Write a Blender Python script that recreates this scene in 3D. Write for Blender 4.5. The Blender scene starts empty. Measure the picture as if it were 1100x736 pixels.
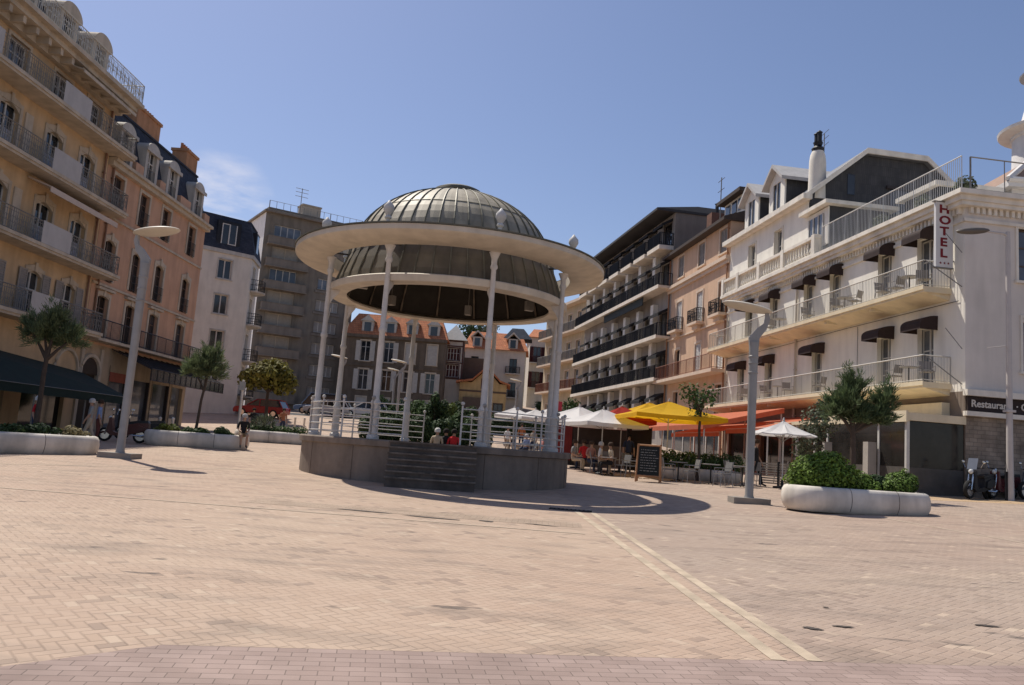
import bpy, bmesh, math, random
from mathutils import Vector, Matrix
R = math.radians
rnd = random.Random(7)
C = bpy.context.scene.collection
scene = bpy.context.scene

# ------------------------------------------------------------------ camera, sky, sun, exposure
EYE = Vector((0, 0, 1.7)); FPX = 868.4; PITCH = .1305; ROLL = .0717
_f = Vector((0, math.cos(PITCH), math.sin(PITCH))); _u0 = Vector((0, -math.sin(PITCH), math.cos(PITCH))); _r0 = Vector((1, 0, 0))
_u = _u0*math.cos(ROLL) - _r0*math.sin(ROLL); _r = _r0*math.cos(ROLL) + _u0*math.sin(ROLL)
cd = bpy.data.cameras.new('camera'); cam = bpy.data.objects.new('camera', cd); C.objects.link(cam)
cd.sensor_fit = 'HORIZONTAL'; cd.angle = 2*math.atan(550/FPX); cd.clip_end = 4000; cd.clip_start = .1
M = Matrix.Identity(4)
for i in range(3):
    M[i][0] = _r[i]; M[i][1] = _u[i]; M[i][2] = -_f[i]; M[i][3] = EYE[i]
cam.matrix_world = M
scene.camera = cam
SUN = Vector((-.345, .390, .850)).normalized()
w = bpy.data.worlds.new('World'); scene.world = w; w.use_nodes = True
nt = w.node_tree; bg = nt.nodes['Background']
sky = nt.nodes.new('ShaderNodeTexSky'); sky.sky_type = 'NISHITA'; sky.sun_disc = False
sky.sun_elevation = math.asin(SUN.z); sky.sun_rotation = math.atan2(SUN.x, SUN.y)
sky.air_density = 1.0; sky.dust_density = .8; sky.ozone_density = 2.2
bg.inputs['Strength'].default_value = .104
# a few thin clouds low over the roofs
tc = nt.nodes.new('ShaderNodeTexCoord')
mp = nt.nodes.new('ShaderNodeMapping'); mp.inputs['Scale'].default_value = (9, 9, 30)
nz = nt.nodes.new('ShaderNodeTexNoise'); nz.inputs['Scale'].default_value = 1.3; nz.inputs['Detail'].default_value = 7; nz.inputs['Roughness'].default_value = .55
dp = nt.nodes.new('ShaderNodeVectorMath'); dp.operation = 'DOT_PRODUCT'
cdir = (_f + _r*((236-550)/FPX) - _u*((216-368)/FPX)).normalized(); dp.inputs[1].default_value = cdir
mr = nt.nodes.new('ShaderNodeMapRange'); mr.inputs[1].default_value = math.cos(R(3.6)); mr.inputs[2].default_value = math.cos(R(.8))
mr2 = nt.nodes.new('ShaderNodeMapRange'); mr2.inputs[1].default_value = .40; mr2.inputs[2].default_value = .72
ml = nt.nodes.new('ShaderNodeMath'); ml.operation = 'MULTIPLY'
mx = nt.nodes.new('ShaderNodeMix'); mx.data_type = 'RGBA'
wb = nt.nodes.new('ShaderNodeVectorMath'); wb.operation = 'MULTIPLY'; wb.inputs[1].default_value = (1.06, 1.0, 1.07)
L = nt.links.new
L(tc.outputs['Generated'], mp.inputs[0]); L(mp.outputs[0], nz.inputs['Vector']); L(tc.outputs['Generated'], dp.inputs[0])
L(dp.outputs['Value'], mr.inputs[0]); L(nz.outputs['Fac'], mr2.inputs[0]); L(mr.outputs[0], ml.inputs[0]); L(mr2.outputs[0], ml.inputs[1])
L(ml.outputs[0], mx.inputs[0]); L(sky.outputs[0], wb.inputs[0]); L(wb.outputs[0], mx.inputs[6]); mx.inputs[7].default_value = (8.2, 8.0, 8.6, 1); L(mx.outputs[2], bg.inputs['Color'])
sl = bpy.data.lights.new('sun', 'SUN'); sl.energy = 5.0; sl.angle = R(.5); sl.color = (1, .94, .84)
so = bpy.data.objects.new('sun', sl); C.objects.link(so); so.rotation_mode = 'QUATERNION'; so.rotation_quaternion = SUN.to_track_quat('Z', 'Y'); so.location = (-30, 36, 66)
vs = scene.view_settings; vs.view_transform = 'Standard'; vs.look = 'None'; vs.exposure = .0; vs.gamma = 1; vs.use_curve_mapping = False

def gz(x, y):                                                        # height of the ground
    b = .027*min(y, 50) + .087*max(0, min(y, 75)-50) + .03*max(0, min(y, 105)-75) + .16*max(0, min(y, 130)-105) + .08*max(0, y-130)
    return b + .03*min(max(x-4, 0), 40)
def ray(x, y): return _f + _r*((x-550)/FPX) - _u*((y-368)/FPX)
def at(x, y, Y):
    d = ray(x, y); return EYE + d*(Y/d.y)
def onground(x, y, n=400):
    d = ray(x, y); lo, hi = 1., 200.
    t = 1.
    while t < 200:
        p = EYE + d*t
        if p.z < gz(p.x, p.y): break
        t += .05
    return EYE + d*t

# ------------------------------------------------------------------ materials
MATS = {}
def mat(name, col, rough=.8, var=.12, scale=3., metal=0., bump=0., spec=.3, streak=0., island=0., trans=0., grime=0.):
    if name in MATS: return MATS[name]
    m = bpy.data.materials.new(name); m.use_nodes = True; MATS[name] = m
    n = m.node_tree; b = n.nodes['Principled BSDF']; k = n.links.new
    b.inputs['Roughness'].default_value = rough; b.inputs['Metallic'].default_value = metal; b.inputs['Specular IOR Level'].default_value = spec
    g = n.nodes.new('ShaderNodeNewGeometry')
    t = n.nodes.new('ShaderNodeTexNoise'); t.inputs['Scale'].default_value = scale; t.inputs['Detail'].default_value = 6; t.inputs['Roughness'].default_value = .6
    if streak:
        q = n.nodes.new('ShaderNodeMapping'); q.inputs['Scale'].default_value = (1, 1, streak); k(g.outputs['Position'], q.inputs[0]); k(q.outputs[0], t.inputs['Vector'])
    else: k(g.outputs['Position'], t.inputs['Vector'])
    r = n.nodes.new('ShaderNodeMapRange'); r.inputs[1].default_value = .3; r.inputs[2].default_value = .7; r.inputs[3].default_value = 1-var; r.inputs[4].default_value = 1+var
    k(t.outputs['Fac'], r.inputs[0])
    src = r.outputs[0]
    if island:
        r2 = n.nodes.new('ShaderNodeMapRange'); r2.inputs[3].default_value = 1-island; r2.inputs[4].default_value = 1+island
        k(g.outputs['Random Per Island'], r2.inputs[0])
        mm = n.nodes.new('ShaderNodeMath'); mm.operation = 'MULTIPLY'; k(src, mm.inputs[0]); k(r2.outputs[0], mm.inputs[1]); src = mm.outputs[0]
    if grime:
        t2 = n.nodes.new('ShaderNodeTexNoise'); t2.inputs['Scale'].default_value = .9; t2.inputs['Detail'].default_value = 8
        q2 = n.nodes.new('ShaderNodeMapping'); q2.inputs['Scale'].default_value = (2.2, 2.2, .35); k(g.outputs['Position'], q2.inputs[0]); k(q2.outputs[0], t2.inputs['Vector'])
        r3 = n.nodes.new('ShaderNodeMapRange'); r3.inputs[1].default_value = .42; r3.inputs[2].default_value = .68; r3.inputs[3].default_value = 1; r3.inputs[4].default_value = 1-grime
        k(t2.outputs['Fac'], r3.inputs[0])
        m3 = n.nodes.new('ShaderNodeMath'); m3.operation = 'MULTIPLY'; k(src, m3.inputs[0]); k(r3.outputs[0], m3.inputs[1]); src = m3.outputs[0]
    v = n.nodes.new('ShaderNodeVectorMath'); v.operation = 'SCALE'; v.inputs[0].default_value = col[:3]; k(src, v.inputs['Scale'])
    k(v.outputs[0], b.inputs['Base Color'])
    if bump:
        bp = n.nodes.new('ShaderNodeBump'); bp.inputs['Strength'].default_value = bump; bp.inputs['Distance'].default_value = .02; k(t.outputs['Fac'], bp.inputs['Height']); k(bp.outputs[0], b.inputs['Normal'])
    if trans:
        tr = n.nodes.new('ShaderNodeBsdfTranslucent'); k(v.outputs[0], tr.inputs['Color'])
        ms = n.nodes.new('ShaderNodeMixShader'); ms.inputs[0].default_value = trans
        k(b.outputs[0], ms.inputs[1]); k(tr.outputs[0], ms.inputs[2]); k(ms.outputs[0], n.nodes['Material Output'].inputs['Surface'])
    return m
def glass(name, col=(.02, .022, .025), rough=.06):
    if name in MATS: return MATS[name]
    m = mat(name, col, rough, .5, .6, spec=.55)
    n = m.node_tree; oi = n.nodes.new('ShaderNodeObjectInfo'); r = n.nodes.new('ShaderNodeMapRange'); r.inputs[3].default_value = .35; r.inputs[4].default_value = 2.6
    v = n.nodes.new('ShaderNodeVectorMath'); v.operation = 'SCALE'; b = n.nodes['Principled BSDF']; src = b.inputs['Base Color'].links[0].from_socket
    n.links.new(oi.outputs['Random'], r.inputs[0]); n.links.new(src, v.inputs[0]); n.links.new(r.outputs[0], v.inputs['Scale']); n.links.new(v.outputs[0], b.inputs['Base Color'])
    return m
def brickmat(name, c1, c2, mortar, bw, rh, ms=.012, vertical=False, rot=0., var=.15):
    m = bpy.data.materials.new(name); m.use_nodes = True; MATS[name] = m
    n = m.node_tree; b = n.nodes['Principled BSDF']; k = n.links.new; b.inputs['Roughness'].default_value = .85; b.inputs['Specular IOR Level'].default_value = .2
    tcn = n.nodes.new('ShaderNodeTexCoord') if vertical else n.nodes.new('ShaderNodeNewGeometry')
    q = n.nodes.new('ShaderNodeMapping'); k(tcn.outputs['Object' if vertical else 'Position'], q.inputs[0])
    q.inputs['Rotation'].default_value = (0, 0, rot); qo = q.outputs[0]
    if vertical:
        sx_ = n.nodes.new('ShaderNodeSeparateXYZ'); k(qo, sx_.inputs[0]); ad = n.nodes.new('ShaderNodeMath'); ad.operation = 'ADD'; k(sx_.outputs[0], ad.inputs[0]); k(sx_.outputs[1], ad.inputs[1])
        cx_ = n.nodes.new('ShaderNodeCombineXYZ'); k(ad.outputs[0], cx_.inputs[0]); k(sx_.outputs[2], cx_.inputs[1]); qo = cx_.outputs[0]
    t = n.nodes.new('ShaderNodeTexBrick'); k(qo, t.inputs['Vector']); t.inputs['Scale'].default_value = 1
    t.inputs['Color1'].default_value = (*c1, 1); t.inputs['Color2'].default_value = (*c2, 1); t.inputs['Mortar'].default_value = (*mortar, 1)
    t.inputs['Mortar Size'].default_value = ms; t.inputs['Brick Width'].default_value = bw; t.inputs['Row Height'].default_value = rh; t.inputs['Mortar Smooth'].default_value = .3
    nn = n.nodes.new('ShaderNodeTexNoise'); nn.inputs['Scale'].default_value = 1.7; nn.inputs['Detail'].default_value = 8; k(q.outputs[0], nn.inputs['Vector'])
    r = n.nodes.new('ShaderNodeMapRange'); r.inputs[1].default_value = .3; r.inputs[2].default_value = .7; r.inputs[3].default_value = 1-var; r.inputs[4].default_value = 1+var; k(nn.outputs['Fac'], r.inputs[0])
    v = n.nodes.new('ShaderNodeVectorMath'); v.operation = 'SCALE'; k(t.outputs['Color'], v.inputs[0]); k(r.outputs[0], v.inputs['Scale']); k(v.outputs[0], b.inputs['Base Color'])
    bp = n.nodes.new('ShaderNodeBump'); bp.inputs['Strength'].default_value = .5; bp.inputs['Distance'].default_value = .01; bp.invert = True; k(t.outputs['Fac'], bp.inputs['Height']); k(bp.outputs[0], b.inputs['Normal'])
    return m
def pavermat():
    m = bpy.data.materials.new('herringbone pavers'); m.use_nodes = True
    n = m.node_tree; b = n.nodes['Principled BSDF']; k = n.links.new
    def mth(op, a, c=None, d=None):
        x = n.nodes.new('ShaderNodeMath'); x.operation = op
        for i, s in enumerate((a, c, d)):
            if s is None: continue
            if isinstance(s, (int, float)): x.inputs[i].default_value = s
            else: k(s, x.inputs[i])
        return x.outputs[0]
    def rng(s, a, bb, c, d):
        x = n.nodes.new('ShaderNodeMapRange')
        for i, vv in enumerate((a, bb, c, d)): x.inputs[i+1].default_value = vv
        k(s, x.inputs[0]); return x.outputs[0]
    def noise(scale, detail=6, vec=None, sc=None):
        x = n.nodes.new('ShaderNodeTexNoise'); x.inputs['Scale'].default_value = scale; x.inputs['Detail'].default_value = detail
        s = vec or g.outputs['Position']
        if sc:
            q_ = n.nodes.new('ShaderNodeMapping'); q_.inputs['Scale'].default_value = sc; k(s, q_.inputs[0]); s = q_.outputs[0]
        k(s, x.inputs['Vector']); return x.outputs['Fac']
    def mixc(f, a, c):
        x = n.nodes.new('ShaderNodeMix'); x.data_type = 'RGBA'
        if isinstance(f, (int, float)): x.inputs[0].default_value = f
        else: k(f, x.inputs[0])
        for i, s in ((6, a), (7, c)):
            if isinstance(s, tuple): x.inputs[i].default_value = (*s, 1)
            else: k(s, x.inputs[i])
        return x.outputs[2]
    g = n.nodes.new('ShaderNodeNewGeometry')
    q = n.nodes.new('ShaderNodeMapping'); k(g.outputs['Position'], q.inputs[0]); q.inputs['Rotation'].default_value = (0, 0, R(49)); q.inputs['Scale'].default_value = (10.2, 10.2, 0)
    s = n.nodes.new('ShaderNodeSeparateXYZ'); k(q.outputs[0], s.inputs[0])
    x, y = mth('ADD', s.outputs[0], 4000.), mth('ADD', s.outputs[1], 4000.)
    i, j = mth('FLOOR', x), mth('FLOOR', y); fx, fy = mth('SUBTRACT', x, i), mth('SUBTRACT', y, j)
    kk = mth('FLOORED_MODULO', mth('SUBTRACT', i, j), 4.)
    hor = mth('LESS_THAN', kk, 1.5)
    k3 = mth('GREATER_THAN', kk, 2.5)
    # along, across coordinates inside the brick
    alh = mth('ADD', fx, kk); alv = mth('ADD', fy, mth('SUBTRACT', 1., k3))
    al = mth('ADD', mth('MULTIPLY', hor, alh), mth('MULTIPLY', mth('SUBTRACT', 1., hor), alv))
    ac = mth('ADD', mth('MULTIPLY', hor, fy), mth('MULTIPLY', mth('SUBTRACT', 1., hor), fx))
    e = mth('MINIMUM', mth('MINIMUM', al, mth('SUBTRACT', 2., al)), mth('MINIMUM', ac, mth('SUBTRACT', 1., ac)))
    idx = mth('SUBTRACT', i, mth('MULTIPLY', hor, kk)); idy = mth('SUBTRACT', j, mth('MULTIPLY', mth('SUBTRACT', 1., hor), mth('SUBTRACT', 1., k3)))
    cb = n.nodes.new('ShaderNodeCombineXYZ'); k(idx, cb.inputs[0]); k(idy, cb.inputs[1])
    wn = n.nodes.new('ShaderNodeTexWhiteNoise'); wn.noise_dimensions = '3D'; k(cb.outputs[0], wn.inputs['Vector'])
    sp = n.nodes.new('ShaderNodeSeparateXYZ'); k(g.outputs['Position'], sp.inputs[0])
    # tan pavers left of the double line, greyer ones right of it
    side = rng(mth('SUBTRACT', sp.outputs[0], mth('ADD', 2.95, mth('MULTIPLY', sp.outputs[1], -.063))), -.02, .02, 0, 1)
    A = mixc(wn.outputs['Value'], (.42, .31, .228), (.465, .35, .262))
    B_ = mixc(wn.outputs['Value'], (.345, .265, .207), (.385, .302, .24))
    col = mixc(side, A, B_)
    odd = rng(wn.outputs['Value'], .955, .96, 0, .55); col = mixc(odd, col, (.20, .15, .12)); odd2 = rng(wn.outputs['Value'], .035, .03, 0, .6); col = mixc(odd2, col, (.55, .44, .33))
    big = rng(noise(.16, 5), .35, .65, 0, 1); col = mixc(mth('MULTIPLY', big, .35), col, (.36, .235, .175))
    pale = rng(noise(.5, 8, sc=(1, 2.2, 1)), .5, .75, 0, .35); col = mixc(pale, col, (.50, .39, .29))
    dirt = rng(noise(.8, 9, sc=(1, 2.6, 1)), .52, .74, 0, .62); col = mixc(dirt, col, (.20, .155, .125))
    st = rng(noise(1.7, 3, sc=(1, 2.4, 1)), .68, .74, 0, .75); col = mixc(st, col, (.085, .07, .06))
    vo = n.nodes.new('ShaderNodeTexVoronoi'); vo.inputs['Scale'].default_value = 1.5; k(g.outputs['Position'], vo.inputs['Vector'])
    sepc = n.nodes.new('ShaderNodeSeparateColor'); k(vo.outputs['Color'], sepc.inputs[0])
    gum = mth('MULTIPLY', rng(vo.outputs['Distance'], .035, .05, 1, 0), mth('GREATER_THAN', sepc.outputs[0], .45)); col = mixc(mth('MULTIPLY', gum, .55), col, (.13, .10, .085))
    q2 = n.nodes.new('ShaderNodeMapping'); k(g.outputs['Position'], q2.inputs[0]); q2.inputs['Rotation'].default_value = (0, 0, R(24)); q2.inputs['Scale'].default_value = (.12, 3.2, 1)
    nq = n.nodes.new('ShaderNodeTexNoise'); nq.inputs['Scale'].default_value = 1.; nq.inputs['Detail'].default_value = 5; k(q2.outputs[0], nq.inputs['Vector'])
    col = mixc(rng(nq.outputs['Fac'], .56, .70, 0, .38), col, (.24, .185, .15))
    jw = rng(e, .025, .075, 1, 0)
    jn = rng(noise(1.1, 6), .40, .75, .04, .5)
    col = mixc(mth('MULTIPLY', jw, jn), col, (.12, .09, .07))
    k(col, b.inputs['Base Color']); b.inputs['Roughness'].default_value = .82; b.inputs['Specular IOR Level'].default_value = .25
    bp = n.nodes.new('ShaderNodeBump'); bp.inputs['Strength'].default_value = .55; bp.inputs['Distance'].default_value = .012
    k(mth('ADD', mth('MULTIPLY', rng(e, .02, .12, 0, 1), 1.), mth('MULTIPLY', wn.outputs['Value'], .5)), bp.inputs['Height']); k(bp.outputs[0], b.inputs['Normal'])
    return m

# ------------------------------------------------------------------ mesh collector
class MB:
    def __init__(s, T=None, off=(0, 0, 0)): s.v = []; s.f = []; s.T = T; s.off = off
    def add(s, vs, fs):
        o = len(s.v)
        for p in vs:
            p = s.T(*p) if s.T else p
            s.v.append((p[0]+s.off[0], p[1]+s.off[1], p[2]+s.off[2]))
        s.f += [tuple(i+o for i in f) for f in fs]; return s
    def box(s, x0, x1, y0, y1, z0, z1):
        return s.add([(x0, y0, z0), (x1, y0, z0), (x1, y1, z0), (x0, y1, z0), (x0, y0, z1), (x1, y0, z1), (x1, y1, z1), (x0, y1, z1)],
                     [(0, 3, 2, 1), (4, 5, 6, 7), (0, 1, 5, 4), (1, 2, 6, 5), (2, 3, 7, 6), (3, 0, 4, 7)])
    def hull8(s, a, b):                                              # two quads (bottom, top), each 4 points
        return s.add(list(a)+list(b), [(0, 3, 2, 1), (4, 5, 6, 7), (0, 1, 5, 4), (1, 2, 6, 5), (2, 3, 7, 6), (3, 0, 4, 7)])
    def prism(s, pts, y0, y1):                                       # outline in x,z pushed along y
        n = len(pts); vs = [(x, y0, z) for x, z in pts]+[(x, y1, z) for x, z in pts]
        return s.add(vs, [tuple(range(n)), tuple(range(2*n-1, n-1, -1))]+[(i, n+i, n+(i+1) % n, (i+1) % n) for i in range(n)])
    def prismx(s, pts, x0, x1):                                      # outline in y,z pushed along x
        n = len(pts); vs = [(x0, y, z) for y, z in pts]+[(x1, y, z) for y, z in pts]
        return s.add(vs, [tuple(range(n-1, -1, -1)), tuple(range(n, 2*n))]+[((i+1) % n, n+(i+1) % n, n+i, i) for i in range(n)])
    def prismz(s, pts, z0, z1):
        n = len(pts); vs = [(x, y, z0) for x, y in pts]+[(x, y, z1) for x, y in pts]
        return s.add(vs, [tuple(range(n-1, -1, -1)), tuple(range(n, 2*n))]+[(i, (i+1) % n, n+(i+1) % n, n+i) for i in range(n)])
    def lathe(s, prof, c=(0, 0, 0), n=16, a0=0., a1=2*math.pi, sx=1., sy=1., cap=True):
        full = abs(a1-a0-2*math.pi) < 1e-6; m = n if full else n+1
        vs = []
        for r, z in prof:
            for i in range(m):
                a = a0+(a1-a0)*i/n; vs.append((c[0]+r*math.cos(a)*sx, c[1]+r*math.sin(a)*sy, c[2]+z))
        fs = []
        for j in range(len(prof)-1):
            for i in range(n):
                q = (i+1) % m; fs.append((j*m+i, j*m+q, (j+1)*m+q, (j+1)*m+i))
        if full and cap and prof[0] != prof[-1]:
            if prof[0][0] > 1e-6: fs.append(tuple(range(m-1, -1, -1)))
            if prof[-1][0] > 1e-6: fs.append(tuple((len(prof)-1)*m+i for i in range(m)))
        return s.add(vs, fs)
    def tube(s, pts, r, n=6, cap=True):
        pts = [Vector(p) for p in pts]; rr = r if isinstance(r, (list, tuple)) else [r]*len(pts)
        vs = []; up = Vector((0, 0, 1))
        for i, p in enumerate(pts):
            d = (pts[min(i+1, len(pts)-1)]-pts[max(i-1, 0)])
            if d.length < 1e-9: d = Vector((0, 0, 1))
            d.normalize(); a = d.cross(up if abs(d.z) < .95 else Vector((1, 0, 0))).normalized(); b = a.cross(d)
            for k in range(n):
                t = 2*math.pi*k/n; q = p+a*(math.cos(t)*rr[i])+b*(math.sin(t)*rr[i]); vs.append(tuple(q))
        fs = [(j*n+k, j*n+(k+1) % n, (j+1)*n+(k+1) % n, (j+1)*n+k) for j in range(len(pts)-1) for k in range(n)]
        if cap: fs += [tuple(range(n-1, -1, -1)), tuple((len(pts)-1)*n+k for k in range(n))]
        return s.add(vs, fs)
    def sphere(s, c, r, n=10, m=6, sx=1, sy=1, sz=1):
        return s.lathe([(r*math.sin(math.pi*j/m)*1., -r*math.cos(math.pi*j/m)*sz) for j in range(m+1)], c, n, sx=sx, sy=sy)
    def mesh(s, name, material, smooth=False):
        me = bpy.data.meshes.new(name); me.from_pydata(s.v, [], s.f); me.materials.append(material); me.validate()
        bm = bmesh.new(); bm.from_mesh(me); bmesh.ops.remove_doubles(bm, verts=bm.verts, dist=1e-5) if smooth else None
        if len(s.f) < 60000: bmesh.ops.recalc_face_normals(bm, faces=bm.faces)
        bm.to_mesh(me); bm.free()
        if smooth:
            me.polygons.foreach_set('use_smooth', [True]*len(me.polygons))
            try: me.set_sharp_from_angle(angle=R(40))
            except Exception: pass
        me.update(); return me
    def build(s, name, material, parent=None, smooth=False, loc=(0, 0, 0), rz=0., nofix=False):
        if nofix:
            me = bpy.data.meshes.new(name); me.from_pydata(s.v, [], s.f); me.materials.append(material); me.update()
        else: me = s.mesh(name, material, smooth)
        return put(name, me, parent, loc, rz)
def put(name, me, parent=None, loc=(0, 0, 0), rz=0., scale=None):
    o = bpy.data.objects.new(name, me); C.objects.link(o); o.location = loc; o.rotation_euler = (0, 0, rz)
    if scale: o.scale = scale
    if parent: o.parent = parent
    return o
def tag(o, label=None, cat=None, group=None, kind=None):
    if label: o['label'] = label
    if cat: o['category'] = cat
    if group: o['group'] = group
    if kind: o['kind'] = kind
    return o
def empty(name, loc, rz=0., label=None, cat=None, group=None):
    o = bpy.data.objects.new(name, None); C.objects.link(o); o.location = loc; o.rotation_euler = (0, 0, rz); o.empty_display_size = .2
    return tag(o, label, cat, group)
def kids(o): return [c for c in bpy.data.objects if c.parent == o]
CH = {}
def copy_tree(o, parent=None):
    c = o.copy(); C.objects.link(c)
    if parent: c.parent = parent
    for ch in list(o.children): copy_tree(ch, c)
    return c
def dup(o, loc, rz, label=None, group=None, scale=None):
    c = copy_tree(o); c.location = loc; c.rotation_euler = (0, 0, rz)
    if label: c['label'] = label
    if group: c['group'] = group
    if scale: c.scale = scale
    return c

# ------------------------------------------------------------------ buildings
class Building:
    """local x runs to the right along the front, y goes into the building, z is height above sea (the Empty stands at zb)"""
    def __init__(s, name, label, x, y, ang, zb, cat='building', group=None):
        s.zb = zb; s.e = empty(name, (x, y, zb), ang, label, cat, group)
    def mb(s, side=None):
        off = (0, 0, -s.zb)
        if side is None: return MB(None, off)
        return MB(lambda u, d, z: (side-d, u, z), off)               # right-hand end wall standing at x = side
    def front(s, x0, x1, z0, z1, holes, material, name='wall', depth=.2, side=None, parent=None):
        """a wall with real openings: holes = (xc, z0, w, h)"""
        xs = sorted(set([x0, x1]+[round(h[0]-h[2]/2, 4) for h in holes]+[round(h[0]+h[2]/2, 4) for h in holes]))
        zs = sorted(set([z0, z1]+[round(h[1], 4) for h in holes]+[round(h[1]+h[3], 4) for h in holes]))
        xs = [x for x in xs if x0 <= x <= x1]; zs = [z for z in zs if z0 <= z <= z1]
        m = s.mb(side)
        for i in range(len(xs)-1):
            for j in range(len(zs)-1):
                cx, cz = (xs[i]+xs[i+1])/2, (zs[j]+zs[j+1])/2
                if any(abs(cx-h[0]) < h[2]/2 and h[1] < cz < h[1]+h[3] for h in holes): continue
                m.add([(xs[i], 0, zs[j]), (xs[i+1], 0, zs[j]), (xs[i+1], 0, zs[j+1]), (xs[i], 0, zs[j+1])], [(0, 1, 2, 3)])
        for h in holes:
            a, b, c, d = h[0]-h[2]/2, h[0]+h[2]/2, h[1], h[1]+h[3]
            m.add([(a, 0, c), (b, 0, c), (b, 0, d), (a, 0, d), (a, depth, c), (b, depth, c), (b, depth, d), (a, depth, d)],
                  [(0, 4, 5, 1), (1, 5, 6, 2), (2, 6, 7, 3), (3, 7, 4, 0)])
        return m.build(name, material, parent or s.e, nofix=True)
    def shell(s, x0, x1, y1, z0, z1, material, name='wall', skip_right=False, y0=0.):
        m = s.mb()
        m.add([(x0, y0, z0), (x0, y1, z0), (x0, y1, z1), (x0, y0, z1)], [(0, 1, 2, 3)])
        if not skip_right: m.add([(x1, y0, z0), (x1, y1, z0), (x1, y1, z1), (x1, y0, z1)], [(0, 1, 2, 3)])
        m.add([(x0, y1, z0), (x1, y1, z0), (x1, y1, z1), (x0, y1, z1)], [(0, 1, 2, 3)])
        m.add([(x0, y0, z1), (x1, y0, z1), (x1, y1, z1), (x0, y1, z1)], [(0, 1, 2, 3)])
        return m.build(name, material, s.e, nofix=True)
    def part(s, name, m, material, parent=None, smooth=False): return m.build(name, material, parent or s.e, smooth)
    def window(s, st, x, z, side=None, name='window', depth=0.):
        tm = window_template(st)
        loc, rz = ((x, depth, z-s.zb), 0.) if side is None else ((side-depth, x, z-s.zb), R(90))
        o = put(name, tm['trim'], s.e, loc, rz)
        for nm, me in tm['subs']: put(nm, me, o)
        return o
    def railing(s, x0, x1, y, z0, h, material, step=.13, t=.012, ends=None, style='bars', parent=None, name='railing', side=None, panel=None):
        m = s.mb(side)
        runs = [((x0, y), (x1, y))]
        if ends is not None: runs += [((x0, y), (x0, ends)), ((x1, y), (x1, ends))]
        for (ax, ay), (bx, by) in runs:
            ln = math.hypot(bx-ax, by-ay); n = max(1, int(ln/step))
            def P(k): return (ax+(bx-ax)*k, ay+(by-ay)*k)
            for zz, tt in ((z0+h, .028), (z0+.08, .02)) + (((z0+h-.14, .014),) if style != 'bars' else ()):
                m.tube([(ax, ay, zz), (bx, by, zz)], tt, 4)
            for i in range(n+1):
                px, py = P(i/n); big = i % 9 == 0 or i == n
                m.tube([(px, py, z0), (px, py, z0+h)], t*(1.9 if big else 1), 4, False)
                if style == 'scroll' and i < n:
                    qx, qy = P((i+1)/n)
                    if i % 3 == 1: m.tube([(px, py, z0+.1), (qx, qy, z0+h-.16)], t, 3, False); m.tube([(px, py, z0+h-.16), (qx, qy, z0+.1)], t, 3, False)
                    if i % 3 != 1:
                        c = ((px+qx)/2, (py+qy)/2, z0+h*.5); rr = ln/n*.45
                        dx, dy = (bx-ax)/ln, (by-ay)/ln
                        m.tube([(c[0]+dx*rr*math.cos(a*.7854), c[1]+dy*rr*math.cos(a*.7854), c[2]+rr*2.2*math.sin(a*.7854)) for a in range(9)], t*.9, 3, False)
        return s.part(name, m, material, parent)
WT = {}
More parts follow.
